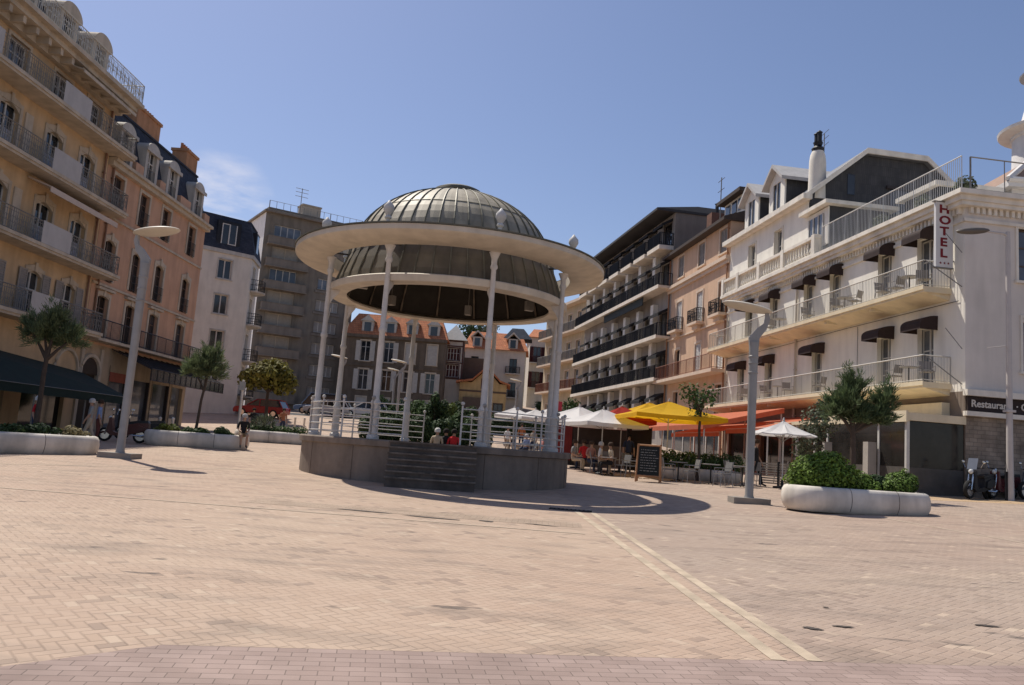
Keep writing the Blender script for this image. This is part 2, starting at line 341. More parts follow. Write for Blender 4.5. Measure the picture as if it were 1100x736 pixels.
def window_template(st):
    key = st['key']
    if key in WT: return WT[key]
    w, h = st['w'], st['h']; tr = st.get('trim', .12); ar = st.get('arch', 0.); d = st.get('depth', .2); pr = st.get('proud', .05)
    m = MB()
    if tr:
        zb = 0 if st.get('door') else -.06
        m.box(-w/2-tr, -w/2, -pr, .02, zb, h); m.box(w/2, w/2+tr, -pr, .02, zb, h)
        n = 8; pts = [(-w/2-tr, h-ar*.0), (-w/2-tr, h+tr)] + [(-w/2-tr*.0+(w)*i/n, h+tr+ar*.6*math.sin(math.pi*i/n)) for i in range(n+1)] + [(w/2+tr, h+tr), (w/2+tr, h)]
        m.prism(pts, -pr-.004, .016)
        if ar:                                                       # spandrels that make the opening arched
            for sg in (-1, 1):
                q = [(sg*w/2, h-ar)] + [(sg*w/2*(1-i/n), h-ar+ar*math.sin(math.pi/2*i/n)) for i in range(1, n+1)] + [(sg*w/2, h)]
                m.prism(q if sg < 0 else q[::-1], -.02, d*.6)
        if st.get('key_stone'): m.box(-.09, .09, -pr-.05, -pr-.006, h-.02, h+tr+ar*.6+.1)
        if st.get('cornice'): m.box(-w/2-tr-.1, w/2+tr+.1, -pr-.16, .01, h+tr+ar*.6+.02, h+tr+ar*.6+.14)
    if not st.get('door'): m.box(-w/2-tr-.05, w/2+tr+.05, -pr-.06, d, -.1, -.002)
    else: m.box(-w/2, w/2, 0, d, -.04, -.002)
    T = {'trim': m.mesh('window', st['tmat']), 'subs': []}
    f = MB(); fw = st.get('fw', .06)
    y0, y1 = d-.03, d+.03
    f.box(-w/2, -w/2+fw, y0, y1, 0, h); f.box(w/2-fw, w/2, y0, y1, 0, h); f.box(-w/2+fw, w/2-fw, y0+.002, y1, 0, fw*1.2); f.box(-w/2+fw, w/2-fw, y0+.002, y1, h-fw, h)
    nc = st.get('cols', 2)
    for i in range(1, nc):
        x = -w/2+w*i/nc; f.box(x-fw*.7, x+fw*.7, y0-.012, y1-.004, fw*1.2, h-fw)
    for z in st.get('rows', [.7]):
        for i in range(nc):
            a = -w/2+w*i/nc+(fw if i == 0 else fw*.7); b = -w/2+w*(i+1)/nc-(fw if i == nc-1 else fw*.7)
            f.box(a, b, y0+.004, y1-.006, h*z-.025, h*z+.025)
    T['subs'].append(('frame', f.mesh('frame', st['fmat'])))
    g = MB().box(-w/2+.005, w/2-.005, d+.005, d+.012, .004, h-.004); T['subs'].append(('pane', g.mesh('pane', st['gmat'])))
    cu = st.get('curtain')
    if cu: 
        c = MB().box(-w/2+.01, w/2-.01, d+.0-.002, d+.004, h*cu[0], h*cu[1]); T['subs'].append(('blind', c.mesh('blind', st['cmat'])))
    sh = st.get('shutter')
    if sh:
        sw = w/2
        for sg in (-1, 1):
            q = MB()
            if sh == 'open':
                x0, x1 = (w/2+.02, w/2+.02+sw) if sg > 0 else (-w/2-.02-sw, -w/2-.02); ya, yb = -.1, -.056
            else:
                x0, x1 = (.006, sw-.01) if sg > 0 else (-sw+.01, -.006); ya, yb = .03, .07
            q.box(x0, x0+.05, ya, yb, .02, h-.03); q.box(x1-.05, x1, ya, yb, .02, h-.03)
            for zz in (.02, h*.45, h-.1): q.box(x0+.05, x1-.05, ya+.002, yb-.002, zz, zz+.07)
            nl = int(h/.11)
            for i in range(nl):
                z = .06+(h-.16)*i/nl; q.add([(x0+.05, ya+.004, z), (x1-.05, ya+.004, z), (x1-.05, yb-.004, z+.09), (x0+.05, yb-.004, z+.09)], [(0, 1, 2, 3)])
            q.add([(x0+.05, yb-.003, .05), (x1-.05, yb-.003, .05), (x1-.05, yb-.003, h-.06), (x0+.05, yb-.003, h-.06)], [(0, 1, 2, 3)])
            T['subs'].append(('shutter', q.mesh('shutter', st['smat'])))
    WT[key] = T; return T

# ------------------------------------------------------------------ ground
def lin(a, b, s):
    n = max(1, round((b-a)/s)); return [a+(b-a)*i/n for i in range(n)]
xs = lin(-700, -60, 80)+lin(-60, 4, 4)+lin(4, 44, 4)+lin(44, 700, 80)+[700]
ys = lin(-60, 0, 10)+lin(0, 50, 5)+lin(50, 75, 5)+lin(75, 105, 5)+lin(105, 130, 5)+lin(130, 900, 60)+[900]
m = MB(); n = len(xs)
m.v = [(x, y, gz(x, y)) for y in ys for x in xs]
m.f = [(j*n+i, j*n+i+1, (j+1)*n+i+1, (j+1)*n+i) for j in range(len(ys)-1) for i in range(n-1)]
PAVE = pavermat()
tag(m.build('ground', PAVE, nofix=True), kind='structure')
def sheet(name, quads, material, lift=.004):
    """thin strip laid on the paving; quads are lists of (x, y) outlines"""
    m = MB()
    for q in quads: m.add([(x, y, gz(x, y)+lift) for x, y in q], [tuple(range(len(q)))])
    return tag(m.build(name, material, nofix=True), kind='structure')
def strip(a, b, wd, split=True):
    (ax, ay), (bx, by) = a, b; ln = math.hypot(bx-ax, by-ay); nx, ny = -(by-ay)/ln*wd/2, (bx-ax)/ln*wd/2
    ts = [0, 1]
    if (ax-4)*(bx-4) < 0: t = (4-ax)/(bx-ax); ts = [0, t-.01, t, t+.01, 1]
    return [[(ax+(bx-ax)*t0-nx, ay+(by-ay)*t0-ny), (ax+(bx-ax)*t1-nx, ay+(by-ay)*t1-ny), (ax+(bx-ax)*t1+nx, ay+(by-ay)*t1+ny), (ax+(bx-ax)*t0+nx, ay+(by-ay)*t0+ny)] for t0, t1 in zip(ts, ts[1:])]
pink = brickmat('pink brick band', (.29, .213, .182), (.345, .258, .222), (.18, .137, .115), .205, .102, .004, rot=R(-9.3))
def top(x): return 6.31+.164*x
sheet('brick_band', [[(-2.3, -8), (3.9, -8), (3.9, top(3.9)), (-2.3, top(-2.3))], [(3.9, -8), (12, -8), (12, 7.9), (3.9, top(3.9))], [(-9, -8), (-2.3, -8), (-2.3, top(-2.3)), (-3.3, 4.95), (-9, 1.2)]], pink)
conc = mat('pale concrete strip', (.50, .40, .29), .85, .18, 4, bump=.2, grime=.25)
sheet('paving_line', strip((1.60, 18.2), (2.31, 6.71), .13), conc)
sheet('paving_line', strip((1.93, 18.2), (2.62, 6.76), .13), conc)
grime = mat('grey worn paving', (.255, .195, .155), .85, .2, 5, bump=.2, grime=.35)
conc2 = mat('dusty concrete joint', (.45, .36, .27), .85, .15, 4)
sheet('drain_channel', strip((-4.6, 15.25), (1.5, 15.0), .7), brickmat('grey drain pavers', (.335, .25, .185), (.39, .30, .225), (.24, .18, .14), .22, .11, .006, rot=R(3)), .003)
sheet('paving_line', strip((-9, 14.45), (1.45, 13.83), .07), conc2, .006)
sheet('paving_line', strip((-16, 15.6), (-7.2, 22.6), .10), conc2)
sheet('paving_line', strip((7.9, 25.6), (10.4, 14.4), .08), conc2)
sheet('paving_line', strip((10.4, 14.4), (12.2, 6.4), .08), conc2)
dk = mat('dark wet stain', (.085, .068, .056), .7, .3, 6)
for (ax, ay, bx, by, wd) in ((2.95, 7.95, 3.12, 7.9, .09), (3.3, 8.1, 3.5, 8.1, .07), (4.9, 8.5, 5.15, 8.45, .07), (3.55, 9.0, 3.62, 9.0, .05), (6.0, 9.2, 6.2, 9.15, .06), (-2.9, 14.9, -1.9, 14.75, .12), (-1.7, 14.65, -.75, 14.5, .13), (-.35, 14.65, -.1, 14.6, .14), (.45, 14.7, 1.1, 14.6, .08)):
    r_ = random.Random(int(ax*100)); q = []
    n_ = 16
    for i in range(n_):
        a = 2*math.pi*i/n_; k_ = .75+.5*r_.random(); q.append(((ax+bx)/2+math.cos(a)*(bx-ax)/2*k_, (ay+by)/2+math.sin(a)*wd/2*k_+math.cos(a)*(by-ay)/2))
    sheet('paving_stain', [q], dk, .009)
sand = brickmat('sandy paving strip', (.46, .32, .19), (.52, .37, .23), (.25, .19, .13), .2, .1, .008)
sheet('paving_strip', strip((12.6, 27.9), (21, 27.2), 2.3), sand)
road = mat('asphalt', (.055, .055, .057), .9, .2, 8, bump=.3)
sheet('road', [[(-40, 72.5), (4, 72.5), (4, 75), (-40, 75)], [(-40, 75), (4, 75), (4, 80), (-40, 80)]], road, .005)
# drain grate at the head of the double line
g_ = MB(); 
for i in range(9): g_.box(-.42+.09*i, -.42+.09*i+.05, -.11, .11, 0, .018)
g_.box(-.46, .46, -.15, -.112, 0, .02); g_.box(-.46, .46, .112, .15, 0, .02)
tag(g_.build('drain_grate', mat('cast iron', (.03, .03, .03), .6, .2), loc=(1.52, 17.75, gz(1.5, 17.7)+.002), rz=R(-8)), 'dark iron drain grate at the head of the double pale line', 'drain grate')

# ------------------------------------------------------------------ bandstand
bx, by = -2.1, 25.4; bz = gz(bx, by-4.2); top_z = 1.70
stone = mat('bandstand stone', (.225, .18, .145), .9, .12, 4, bump=.35, grime=.3)
white = mat('white ironwork paint', (.60, .57, .535), .55, .10, 5, grime=.24)
step_m = mat('weathered step stone', (.115, .092, .076), .9, .18, 5, bump=.3, grime=.3)
zinc = mat('weathered copper sheet', (.345, .30, .22), .55, .18, 2.2, metal=.05, bump=.05, grime=.35, island=.10)
zincd = mat('copper seam', (.14, .13, .095), .55, .2, 3, metal=.2)
soff = mat('cream painted brim', (.60, .525, .42), .6, .08, 3, grime=.15)
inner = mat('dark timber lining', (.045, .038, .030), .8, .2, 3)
bs = empty('bandstand', (bx, by, bz), 0, 'round bandstand with ribbed copper dome and white iron columns, in the middle of the square', 'bandstand')
def Z(z): return z-bz
p = MB().lathe([(4.08, Z(.3)), (4.08, Z(1.50)), (4.16, Z(1.52)), (4.17, Z(1.66)), (4.13, Z(1.70)), (0, Z(1.70))], n=72)
pl_ = p.build('platform', stone, bs, True)
jt = MB()
for i in range(14):
    a = 2*math.pi*(i+.4)/14; jt.tube([(4.083*math.cos(a), 4.083*math.sin(a), Z(.4)), (4.083*math.cos(a), 4.083*math.sin(a), Z(1.50))], .007, 4)
jt.build('joint', mat('dark stone joint', (.15, .12, .095), .9, .1), pl_)
st_ = MB()
for i in range(7):
    h0 = Z(1.695-(i)*.148) ; y1 = -3.75; y0 = -4.22-.13*i
    st_.box(-1.14, 1.14, y0-.018, y1, h0-.055-.0006*i, h0-.0006*i); st_.box(-1.12, 1.12, y0, y1, Z(.3), h0-.056)
so_ = st_.build('steps', step_m, bs, loc=(0, 0, 0), rz=R(3.5))
ns_ = MB()
for i in range(7):
    h0 = Z(1.695-i*.148)-.0006*i; y0 = -4.238-.13*i; ns_.box(-1.14, 1.14, y0-.004, y0+.03, h0-.03, h0+.004)
ns_.build('nosing', mat('lit step edge', (.17, .138, .112), .85, .6, 3), so_)  # lighter strips paint the highlights along the step edges
b2 = MB()
for i in range(4): b2.box(-1.2, 1.2, 3.75, 4.25+.28*i, Z(.3), Z(1.69-.24*i))
b2.build('steps', step_m, bs, rz=R(-14))
for k in range(8):
    a = R(22.5+45*k); cx, cy = 3.8*math.cos(a), 3.8*math.sin(a)
    c = MB().lathe([(.17, Z(1.70)), (.17, Z(1.78)), (.12, Z(1.82)), (.115, Z(2.60)), (.135, Z(2.63)), (.135, Z(2.70)), (.092, Z(2.78)), (.08, Z(4.60)), (.105, Z(4.63)), (.105, Z(4.70)), (.078, Z(4.75)), (.068, Z(6.55)), (.105, Z(6.60)), (.105, Z(6.65)), (.075, Z(6.72)), (.085, Z(6.86)), (.14, Z(7.00)), (.16, Z(7.04))], n=14)
    col = c.build('column', white, bs, True, loc=(cx, cy, 0))
    q = MB()                                                        # curved bracket tying the column to the ring
    pr = [(0, Z(5.45)), (.0, Z(6.05)), (-.36, Z(6.12)), (-.30, Z(5.95)), (-.16, Z(5.80)), (-.07, Z(5.62))]
    q.prism(pr, -.03, .03); q.tube([(-.05, 0, Z(5.0)), (-.12, 0, Z(5.5))], .012, 5)
    q.build('bracket', white, col, rz=a)
    f = MB().lathe([(.13, 0), (.13, .05), (.06, .09), (.05, .3), (.10, .34), (.10, .38), (.06, .42), (.09, .47), (.15, .58), (.14, .70), (.06, .79), (.03, .84), (0, .86)], n=12)
    f.build('finial', white, bs, True, loc=(4.05*math.cos(a), 4.05*math.sin(a), Z(7.40)))
prof = [(3.60, 6.24), (3.54, 6.5), (3.40, 6.9), (3.26, 7.25)]
for i in range(1, 15):
    a = math.asin((7.25-6.9)/3.28)+(R(81)-math.asin((7.25-6.9)/3.28))*i/14
    prof.append((3.28*math.cos(a), 6.9+3.28*math.sin(a)-.56*max(0, math.sin(a)-.11)**1.6))
NR = 46
d = MB()
for i in range(NR):                                                 # one sheet per bay, so that every bay weathers a little differently
    a0, a1 = 2*math.pi*i/NR, 2*math.pi*(i+1)/NR; cuts = [0, 5, 9, len(prof)-1]
    for c0, c1 in zip(cuts[1:] if 0 else cuts, cuts[1:]):
        if c0 == 0: c0 = 3
        pp = prof[c0:c1+1]; vs = []
        for r, z in pp: vs += [(r*math.cos(a0), r*math.sin(a0), Z(z)), (r*math.cos((a0+a1)/2)*1.0, r*math.sin((a0+a1)/2), Z(z)), (r*math.cos(a1), r*math.sin(a1), Z(z))]
        fs = [(3*j+k, 3*j+k+1, 3*j+k+4, 3*j+k+3) for j in range(len(pp)-1) for k in (0, 1)]
        d.add(vs, fs)
dome = d.build('dome', zinc, bs, nofix=True)
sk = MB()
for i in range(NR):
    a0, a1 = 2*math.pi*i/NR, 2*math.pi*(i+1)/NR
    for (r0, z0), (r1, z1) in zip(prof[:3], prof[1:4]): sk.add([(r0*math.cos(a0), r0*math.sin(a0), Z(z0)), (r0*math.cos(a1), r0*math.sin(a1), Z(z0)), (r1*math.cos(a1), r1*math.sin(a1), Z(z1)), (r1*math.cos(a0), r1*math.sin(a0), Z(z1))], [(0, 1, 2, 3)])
sk.build('dome_skirt', mat('shaded weathered copper', (.125, .105, .075), .6, .2, 2.2, grime=.3, island=.12), bs, nofix=True)  # dome copper in a darker colour that paints in the shade under the brim
sm = MB()
for i in range(NR):
    a = 2*math.pi*i/NR; sm.tube([((r+.012)*math.cos(a), (r+.012)*math.sin(a), Z(z)) for r, z in prof], .027, 5)
for ci in (5, 9):
    r, z = prof[ci]; sm.tube([((r+.004)*math.cos(2*math.pi*k/80), (r+.004)*math.sin(2*math.pi*k/80), Z(z)) for k in range(81)], .016, 4, False)
sm.build('seams', zincd, dome)
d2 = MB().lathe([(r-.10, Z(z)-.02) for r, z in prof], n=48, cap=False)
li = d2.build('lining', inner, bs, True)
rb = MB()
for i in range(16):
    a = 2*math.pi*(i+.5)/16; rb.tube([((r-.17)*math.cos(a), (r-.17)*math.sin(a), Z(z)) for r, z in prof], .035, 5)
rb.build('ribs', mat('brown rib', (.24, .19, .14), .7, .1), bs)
cap = MB().lathe([(.50, Z(9.58)), (.76, Z(9.66)), (.80, Z(9.74)), (.77, Z(9.82)), (.60, Z(9.90)), (.30, Z(9.96)), (0, Z(9.98))], n=36)
cap.build('dome_cap', zincd, bs, True)
rg = MB().lathe([(3.20, Z(6.06)), (3.74, Z(6.06)), (3.76, Z(6.10)), (3.76, Z(6.25)), (3.72, Z(6.28)), (3.60, Z(6.29)), (3.20, Z(6.12)), (3.20, Z(6.06))], n=72)
rg.build('ring_beam', soff, bs, True)
br = MB().lathe([(3.80, Z(7.06)), (3.95, Z(7.03)), (4.4, Z(7.06)), (4.80, Z(7.17)), (4.86, Z(7.22)), (4.86, Z(7.36)), (4.82, Z(7.39)), (4.4, Z(7.44)), (3.80, Z(7.42)), (3.80, Z(7.06))], n=96)
brim = br.build('brim', soff, bs, True)
MB().lathe([(4.83, Z(7.385)), (4.89, Z(7.37)), (4.89, Z(7.41)), (4.83, Z(7.425)), (4.4, Z(7.47)), (3.81, Z(7.45)), (3.81, Z(7.425)), (4.4, Z(7.445)), (4.83, Z(7.385))], n=96).build('brim_cover', zincd, brim, True)
sp_ = MB()
for k in range(8):
    a = R(22.5+45*k)
    sp_.tube([(3.22*math.cos(a), 3.22*math.sin(a), Z(7.2)), (4.2*math.cos(a), 4.2*math.sin(a), Z(7.2))], .03, 5)
sp_.build('tie_rods', mat('dark iron', (.05, .045, .04), .6, .1), bs)
for k in range(6):
    a = R(60*k+20)
    lb = MB().box(-.13, .13, -.1, .1, -.2, .12); lb.tube([(0, 0, .1), (0, 0, .75)], .012, 5)
    lb.build('spotlight', mat('grey lamp box', (.25, .23, .2), .5, .1), bs, loc=(2.75*math.cos(a), 2.75*math.sin(a), Z(6.45)), rz=a)
rr_ = random.Random(3)
for k in range(8):                                                  # railing bays, open at the front steps
    if k == 5: spans = [(-.0, .3), (.80, 1.)]
    elif k == 1: spans = [(0., .22), (.78, 1.)]
    else: spans = [(0, 1)]
    a0, a1 = 22.5+45*k, 67.5+45*k
    for s0, s1 in spans:
        m = MB(); qa, qb = a0+45*s0, a0+45*s1; nn = max(1, round((s1-s0)*3))
        for i in range(nn+1):
            a = R(qa+(qb-qa)*i/nn); x, y = 3.92*math.cos(a), 3.92*math.sin(a)
            m.tube([(x, y, Z(1.7)), (x, y, Z(2.74))], .027, 6); m.sphere((x, y, Z(2.80)), .055, 8, 5)
        for zz in (1.86, 2.06, 2.26, 2.46, 2.66):
            m.tube([(3.92*math.cos(R(qa+(qb-qa)*i/8)), 3.92*math.sin(R(qa+(qb-qa)*i/8)), Z(zz)) for i in range(9)], .015, 5)
        m.build('railing', white, bs)

# ------------------------------------------------------------------ colours shared by the houses
yel = mat('yellow ochre render', (.56, .40, .24), .9, .10, 1.2, bump=.1, grime=.18)
pch = mat('terracotta peach render', (.55, .335, .22), .9, .08, 1.1, bump=.1, grime=.15)
trim = mat('cream stone trim', (.52, .44, .34), .85, .08, 3, grime=.22)
trimg = mat('greyed white paint', (.50, .47, .42), .8, .08, 3, grime=.22)
slate = brickmat('slate roof', (.032, .038, .055), (.05, .058, .078), (.018, .02, .026), .3, .16, .006, True)
rail_g = mat('grey iron railing', (.20, .19, .175), .6, .1)
rail_d = mat('black iron railing', (.022, .022, .024), .5, .1)
gl = glass('dark window glass'); gl2 = glass('grey window glass', (.055, .06, .07), .05)
wfr = mat('white window frame', (.55, .53, .49), .6, .06); dfr = mat('dark window frame', (.05, .04, .038), .6, .1); brown = mat('brown window frame', (.11, .075, .055), .6, .1)
shg = mat('grey shutter', (.30, .275, .25), .7, .1); cur = mat('window curtain', (.34, .35, .39), .9, .1)
terra = mat('terracotta chimney', (.44, .23, .12), .9, .15, 2, grime=.2); pot = mat('clay pot', (.36, .16, .08), .9, .2)
pipe_m = mat('brown drainpipe', (.22, .125, .08), .6, .1)
def drainpipe(B, x, z0, z1, m_=None):
    q = B.mb(); q.tube([(x, -.09, z0), (x, -.09, z1)], .055, 7)
    z = z0+1
    while z < z1: q.box(x-.075, x+.075, -.15, 0, z, z+.05); z += 2.4
    B.part('drainpipe', q, m_ or pipe_m)

# ------------------------------------------------------------------ left: yellow apartment house
g0 = gz(-21.5, 33)-.15
Y = Building('apartment_house', 'yellow apartment house with white balconies and a green terrace awning, at the left edge', -21.5, 34, R(89), g0, 'house')
cols = [-7.6, -4.7, -1.75, 1.54, 4.35]
def ws(key, **k): k['key'] = key; return k
w_top = ws('ytop', w=1.35, h=1.75, trim=.14, tmat=trim, fmat=wfr, gmat=gl, rows=[.68], door=True, curtain=(0, .5), cmat=cur)
w_mid = ws('ymid', w=1.3, h=2.15, arch=.24, trim=.17, tmat=trim, fmat=wfr, gmat=gl, rows=[.42], door=True, curtain=(0, .52), cmat=cur, key_stone=True)
w_sh = ws('ysh', w=1.15, h=2.1, arch=.22, trim=.15, tmat=trim, fmat=wfr, gmat=gl, rows=[.62], door=True, shutter='open', smat=shg, key_stone=True)
floors = [(5.92, w_sh, 2.1), (9.02, w_mid, 2.15), (12.33, w_mid, 2.15), (15.42, w_top, 1.75)]
holes = [(c, z, s_['w'], h) for z, s_, h in floors for c in cols]
Y.front(-9.5, 6.25, 5.3, 17.9, holes, yel); Y.shell(-9.5, 6.25, 11, g0, 17.9, yel)
for z, s_, h in floors:
    for c in cols: Y.window(s_, c, z)
Y.front(-9.5, 6.25, g0, 5.3, [(-6.2, g0+.2, 3.6, 3.0), (-1.2, g0+.2, 3.8, 3.0), (3.6, g0+.2, 3.4, 3.0)], yel)
gm = Y.mb(); gm.box(-9.4, 6.2, .21, .25, g0+.1, 4.3); Y.part('shop_window', gm, gl)
ar_ = Y.mb()
for c in (5.05,):
    ar_.tube([(c+1.0*math.cos(math.pi*i/14), -.03, 3.9+1.05*math.sin(math.pi*i/14)) for i in range(15)], .09, 5)
Y.part('arch_moulding', ar_, trim)
for z in (5.8, 8.9, 12.2, 15.28):
    s_ = Y.mb(); pr = 1.0 if z < 15 else 1.05
    s_.box(-9.6, 6.9 if z > 6 else 6.0, -pr, .05, z-.13, z+.1); s_.box(-9.6, 6.95 if z > 6 else 6.05, -pr-.06, -pr+.04, z-.02, z+.13)
    sl_ = Y.part('balcony_slab', s_, trim)
    Y.railing(-9.5, 6.8 if z > 6 else 5.95, -pr+.03, z+.1, .98, rail_g, .14, .011, -.02, 'scroll', sl_)
    pn = Y.mb(); xs_ = [(.07, 2.28), (-6.4, -4.2)] if z > 6 else [(.0, 2.05), (-6.4, -4.2)]
    for a, b in xs_: pn = Y.mb(); pn.box(a, b, -pr-.02, -pr+.0, z+.15, z+1.12); Y.part('balcony_screen', pn, mat('white balcony screen', (.46, .435, .41), .7, .05, 3, grime=.12), sl_)
    if z > 8 and z < 15:
        pn = Y.mb(); pn.box(-.72, -.2, -.07, -.002, z+.1, z+2.3); Y.part('party_screen', pn, trim, sl_)
aw = Y.mb()
aw.prismx([(-.03, 11.95), (-1.12, 11.55), (-1.12, 11.30), (-1.08, 11.30), (-1.08, 11.5), (-.03, 11.87)], .05, 5.9); Y.part('awning', aw, mat('cream awning cloth', (.52, .43, .36), .9, .05))
aw = Y.mb(); aw.prismx([(-.03, 17.75), (-1.3, 17.35), (-1.3, 17.2), (-1.26, 17.2), (-1.26, 17.3), (-.03, 17.66)], .9, 5.9); Y.part('awning', aw, trim)
c_ = Y.mb(); c_.box(-9.7, 6.6, -.95, .05, 17.72, 17.95); c_.box(-9.8, 6.7, -1.25, .04, 17.951, 18.14); c_.box(-9.7, 6.4, -.3, .04, 17.4, 17.718)
for i in range(18): c_.box(-9.3+.9*i, -9.1+.9*i, -.85, -.301, 17.42, 17.717)
cs = Y.part('cornice', c_, trim); Y.railing(-9.7, 6.6, -1.15, 18.15, 1.02, mat('pale iron railing', (.42, .42, .40), .6, .1), .13, .013, 1., 'scroll', cs)
rf = Y.mb(); rf.hull8([(-9.5, -.05, 17.95), (6.2, -.05, 17.95), (6.2, 11, 17.95), (-9.5, 11, 17.95)], [(-9.3, 1.15, 20.9), (5.3, 1.15, 20.9), (5.3, 9, 20.9), (-9.3, 9, 20.9)])
rf.hull8([(-9.3, 1.15, 20.901), (5.3, 1.15, 20.901), (5.3, 9, 20.901), (-9.3, 9, 20.901)], [(-9, 4, 21.9), (3.5, 4, 21.9), (3.5, 6, 21.9), (-9, 6, 21.9)])
roof = Y.part('roof', rf, slate)
for c in (-4.7, -1.75, 1.35, 4.2):
    dm = Y.mb(); dm.box(c-.72, c-.48, .0, 1.3, 18.2, 20.05); dm.box(c+.48, c+.72, .0, 1.3, 18.2, 20.05)
    dm.prism([(c+.85*math.cos(math.pi*i/12), 20.05+.62*math.sin(math.pi*i/12)) for i in range(13)], -.12, 1.6)
    dd = Y.part('dormer', dm, trim); gg = Y.mb(); gg.box(c-.48, c+.48, .25, .3, 18.2, 20.05); Y.part('pane', gg, gl, dd)
drainpipe(Y, 5.85, 5.9, 17.6)
# terrace awning in dark green cloth
ga = mat('dark green awning cloth', (.012, .026, .022), .9, .15, 2)
q = Y.mb()
q.add([(-9.3, -.06, 4.72), (6.5, -.06, 3.95), (3.9, -3.75, 2.82), (-9.3, -3.75, 2.74), (-9.3, -.06, 4.69), (6.5, -.06, 3.92), (3.9, -3.75, 2.79), (-9.3, -3.75, 2.71)], [(0, 3, 2, 1), (4, 5, 6, 7), (0, 4, 7, 3), (1, 2, 6, 5), (0, 1, 5, 4)])
q.box(-9.3, 3.9, -3.8, -3.77, 2.46, 2.80)
ta = Y.part('terrace_awning', q, ga)
q = Y.mb()
for x in (-7, -3.2, .4, 3.8): q.tube([(x, -3.7, g0), (x, -3.7, 2.75)], .035, 6)
q.tube([(-9.3, -3.815, 2.80), (3.9, -3.815, 2.80)], .014, 5)
Y.part('awning_frame', q, rail_g, ta)

# ------------------------------------------------------------------ left: peach house with slate mansard
X0, X1 = 6.28, 19.25; g1 = gz(-21.3, 46)-.2
P_ = Building('town_house', 'peach town house with slate mansard and arched dormers, beside the yellow apartment house', -21.5+0*.0, 34, R(89), g1, 'house')
pc = [7.55, 10.55, 13.4, 17.2]
pw1 = ws('p1', w=1.1, h=1.9, trim=.17, tmat=trim, fmat=brown, gmat=gl, rows=[.7], door=True)
pw2 = ws('p2', w=1.12, h=2.15, arch=.2, trim=.18, tmat=trim, fmat=brown, gmat=gl, rows=[.72], door=True, key_stone=True)
pw3 = ws('p3', w=1.15, h=2.2, trim=.18, arch=.12, tmat=trim, fmat=brown, gmat=gl, rows=[.72], door=True, key_stone=True, cornice=True)
pf = [(5.85, pw3, 2.2), (8.85, pw2, 2.15), (12.55, pw1, 1.9)]
P_.front(X0, X1, 5.5, 15.0, [(c, z, s_['w'], h) for z, s_, h in pf for c in pc], pch); P_.shell(X0, X1, 11, g1, 15.0, pch)
for z, s_, h in pf:
    for c in pc:
        wo = P_.window(s_, c, z)
        if z > 6.5:
            rl = MB()
            for i in range(11): rl.tube([(-.55+.11*i, -.10, .05), (-.55+.11*i, -.10, .85)], .010, 4, False)
            for zz in (.06, .45, .86): rl.tube([(-.58, -.10, zz), (.58, -.10, zz)], .016, 4)
            rl.build('railing', rail_d, wo)
dooro = [(7.15, g1+.05, 1.7, 2.9), (10.3, g1+.2, 2.0, 2.8), (12.9, g1+.2, 2.2, 2.8), (15.6, g1+.2, 2.2, 2.8), (18.0, g1+.2, 1.6, 2.8)]
P_.front(X0, X1, g1, 5.5, dooro, mat('ground floor stone', (.42, .33, .235), .85, .1, 2, grime=.25))
s_ = P_.mb(); s_.tube([(7.15+.95*math.cos(math.pi*i/14), -.04, g1+2.9+.95*math.sin(math.pi*i/14)) for i in range(15)], .13, 5); s_.box(6.15, 6.4, -.1, 0, g1, 5.3); s_.box(8.0, 8.25, -.1, 0, g1, 5.3); P_.part('door_surround', s_, trim)
s_ = P_.mb(); s_.prism([(7.15+.85*math.cos(math.pi*i/14), g1+2.9+.85*math.sin(math.pi*i/14)) for i in range(15)], -.03, .1); s_.box(6.3, 8.0, .12, .18, g1, g1+2.95); P_.part('door', s_, mat('dark oak door', (.035, .025, .02), .6, .2))
s_ = P_.mb(); s_.box(8.6, X1, .21, .25, g1, 5.2); P_.part('shop_window', s_, gl2)
s_ = P_.mb()
for a in (9.25, 11.35, 11.75, 14.05, 14.4, 16.75, 17.1): s_.box(a-.06, a+.06, .0, .19, g1, 4.6)
P_.part('shop_frame', s_, dfr)
s_ = P_.mb(); s_.box(9.3, 11.3, -.03, .0, 3.75, 4.25); P_.part('shop_sign', s_, mat('faded red sign', (.30, .085, .06), .7, .15))
for z, hh in ((5.75, .12), (8.62, .1), (12.2, .1)):
    s_ = P_.mb(); s_.box(X0, X1, -.09 if hh < .12 else -.75, .01, z-hh, z+.02); sl_ = P_.part('string_course' if hh < .12 else 'balcony_slab', s_, trim)
    if hh == .12: P_.railing(X0+.1, X1-.1, -.7, z+.02, .95, rail_d, .12, .010, -.02, 'bars', sl_)
s_ = P_.mb(); s_.box(X0-.02, X1+.15, -.28, .02, 14.72, 14.95); s_.box(X0-.02, X1+.25, -.45, .015, 14.951, 15.12); P_.part('cornice', s_, trim)
s_ = P_.mb()
for a, b in ((6.4, 6.8), (8.7, 9.6), (11.7, 12.4), (14.6, 16.1), (18.4, 19.2)): s_.box(a, b, -.2, .1, 15.121, 15.75)
P_.part('parapet', s_, pch)
rf = P_.mb(); rf.hull8([(X0, -.05, 15.12), (X1, -.05, 15.12), (X1, 11, 15.12), (X0, 11, 15.12)], [(X0, .85, 18.3), (X1-.35, .85, 18.3), (X1-.35, 10, 18.3), (X0, 10, 18.3)])
rf.box(X0, X1-.3, .78, 10, 18.301, 18.42); P_.part('roof', rf, slate)
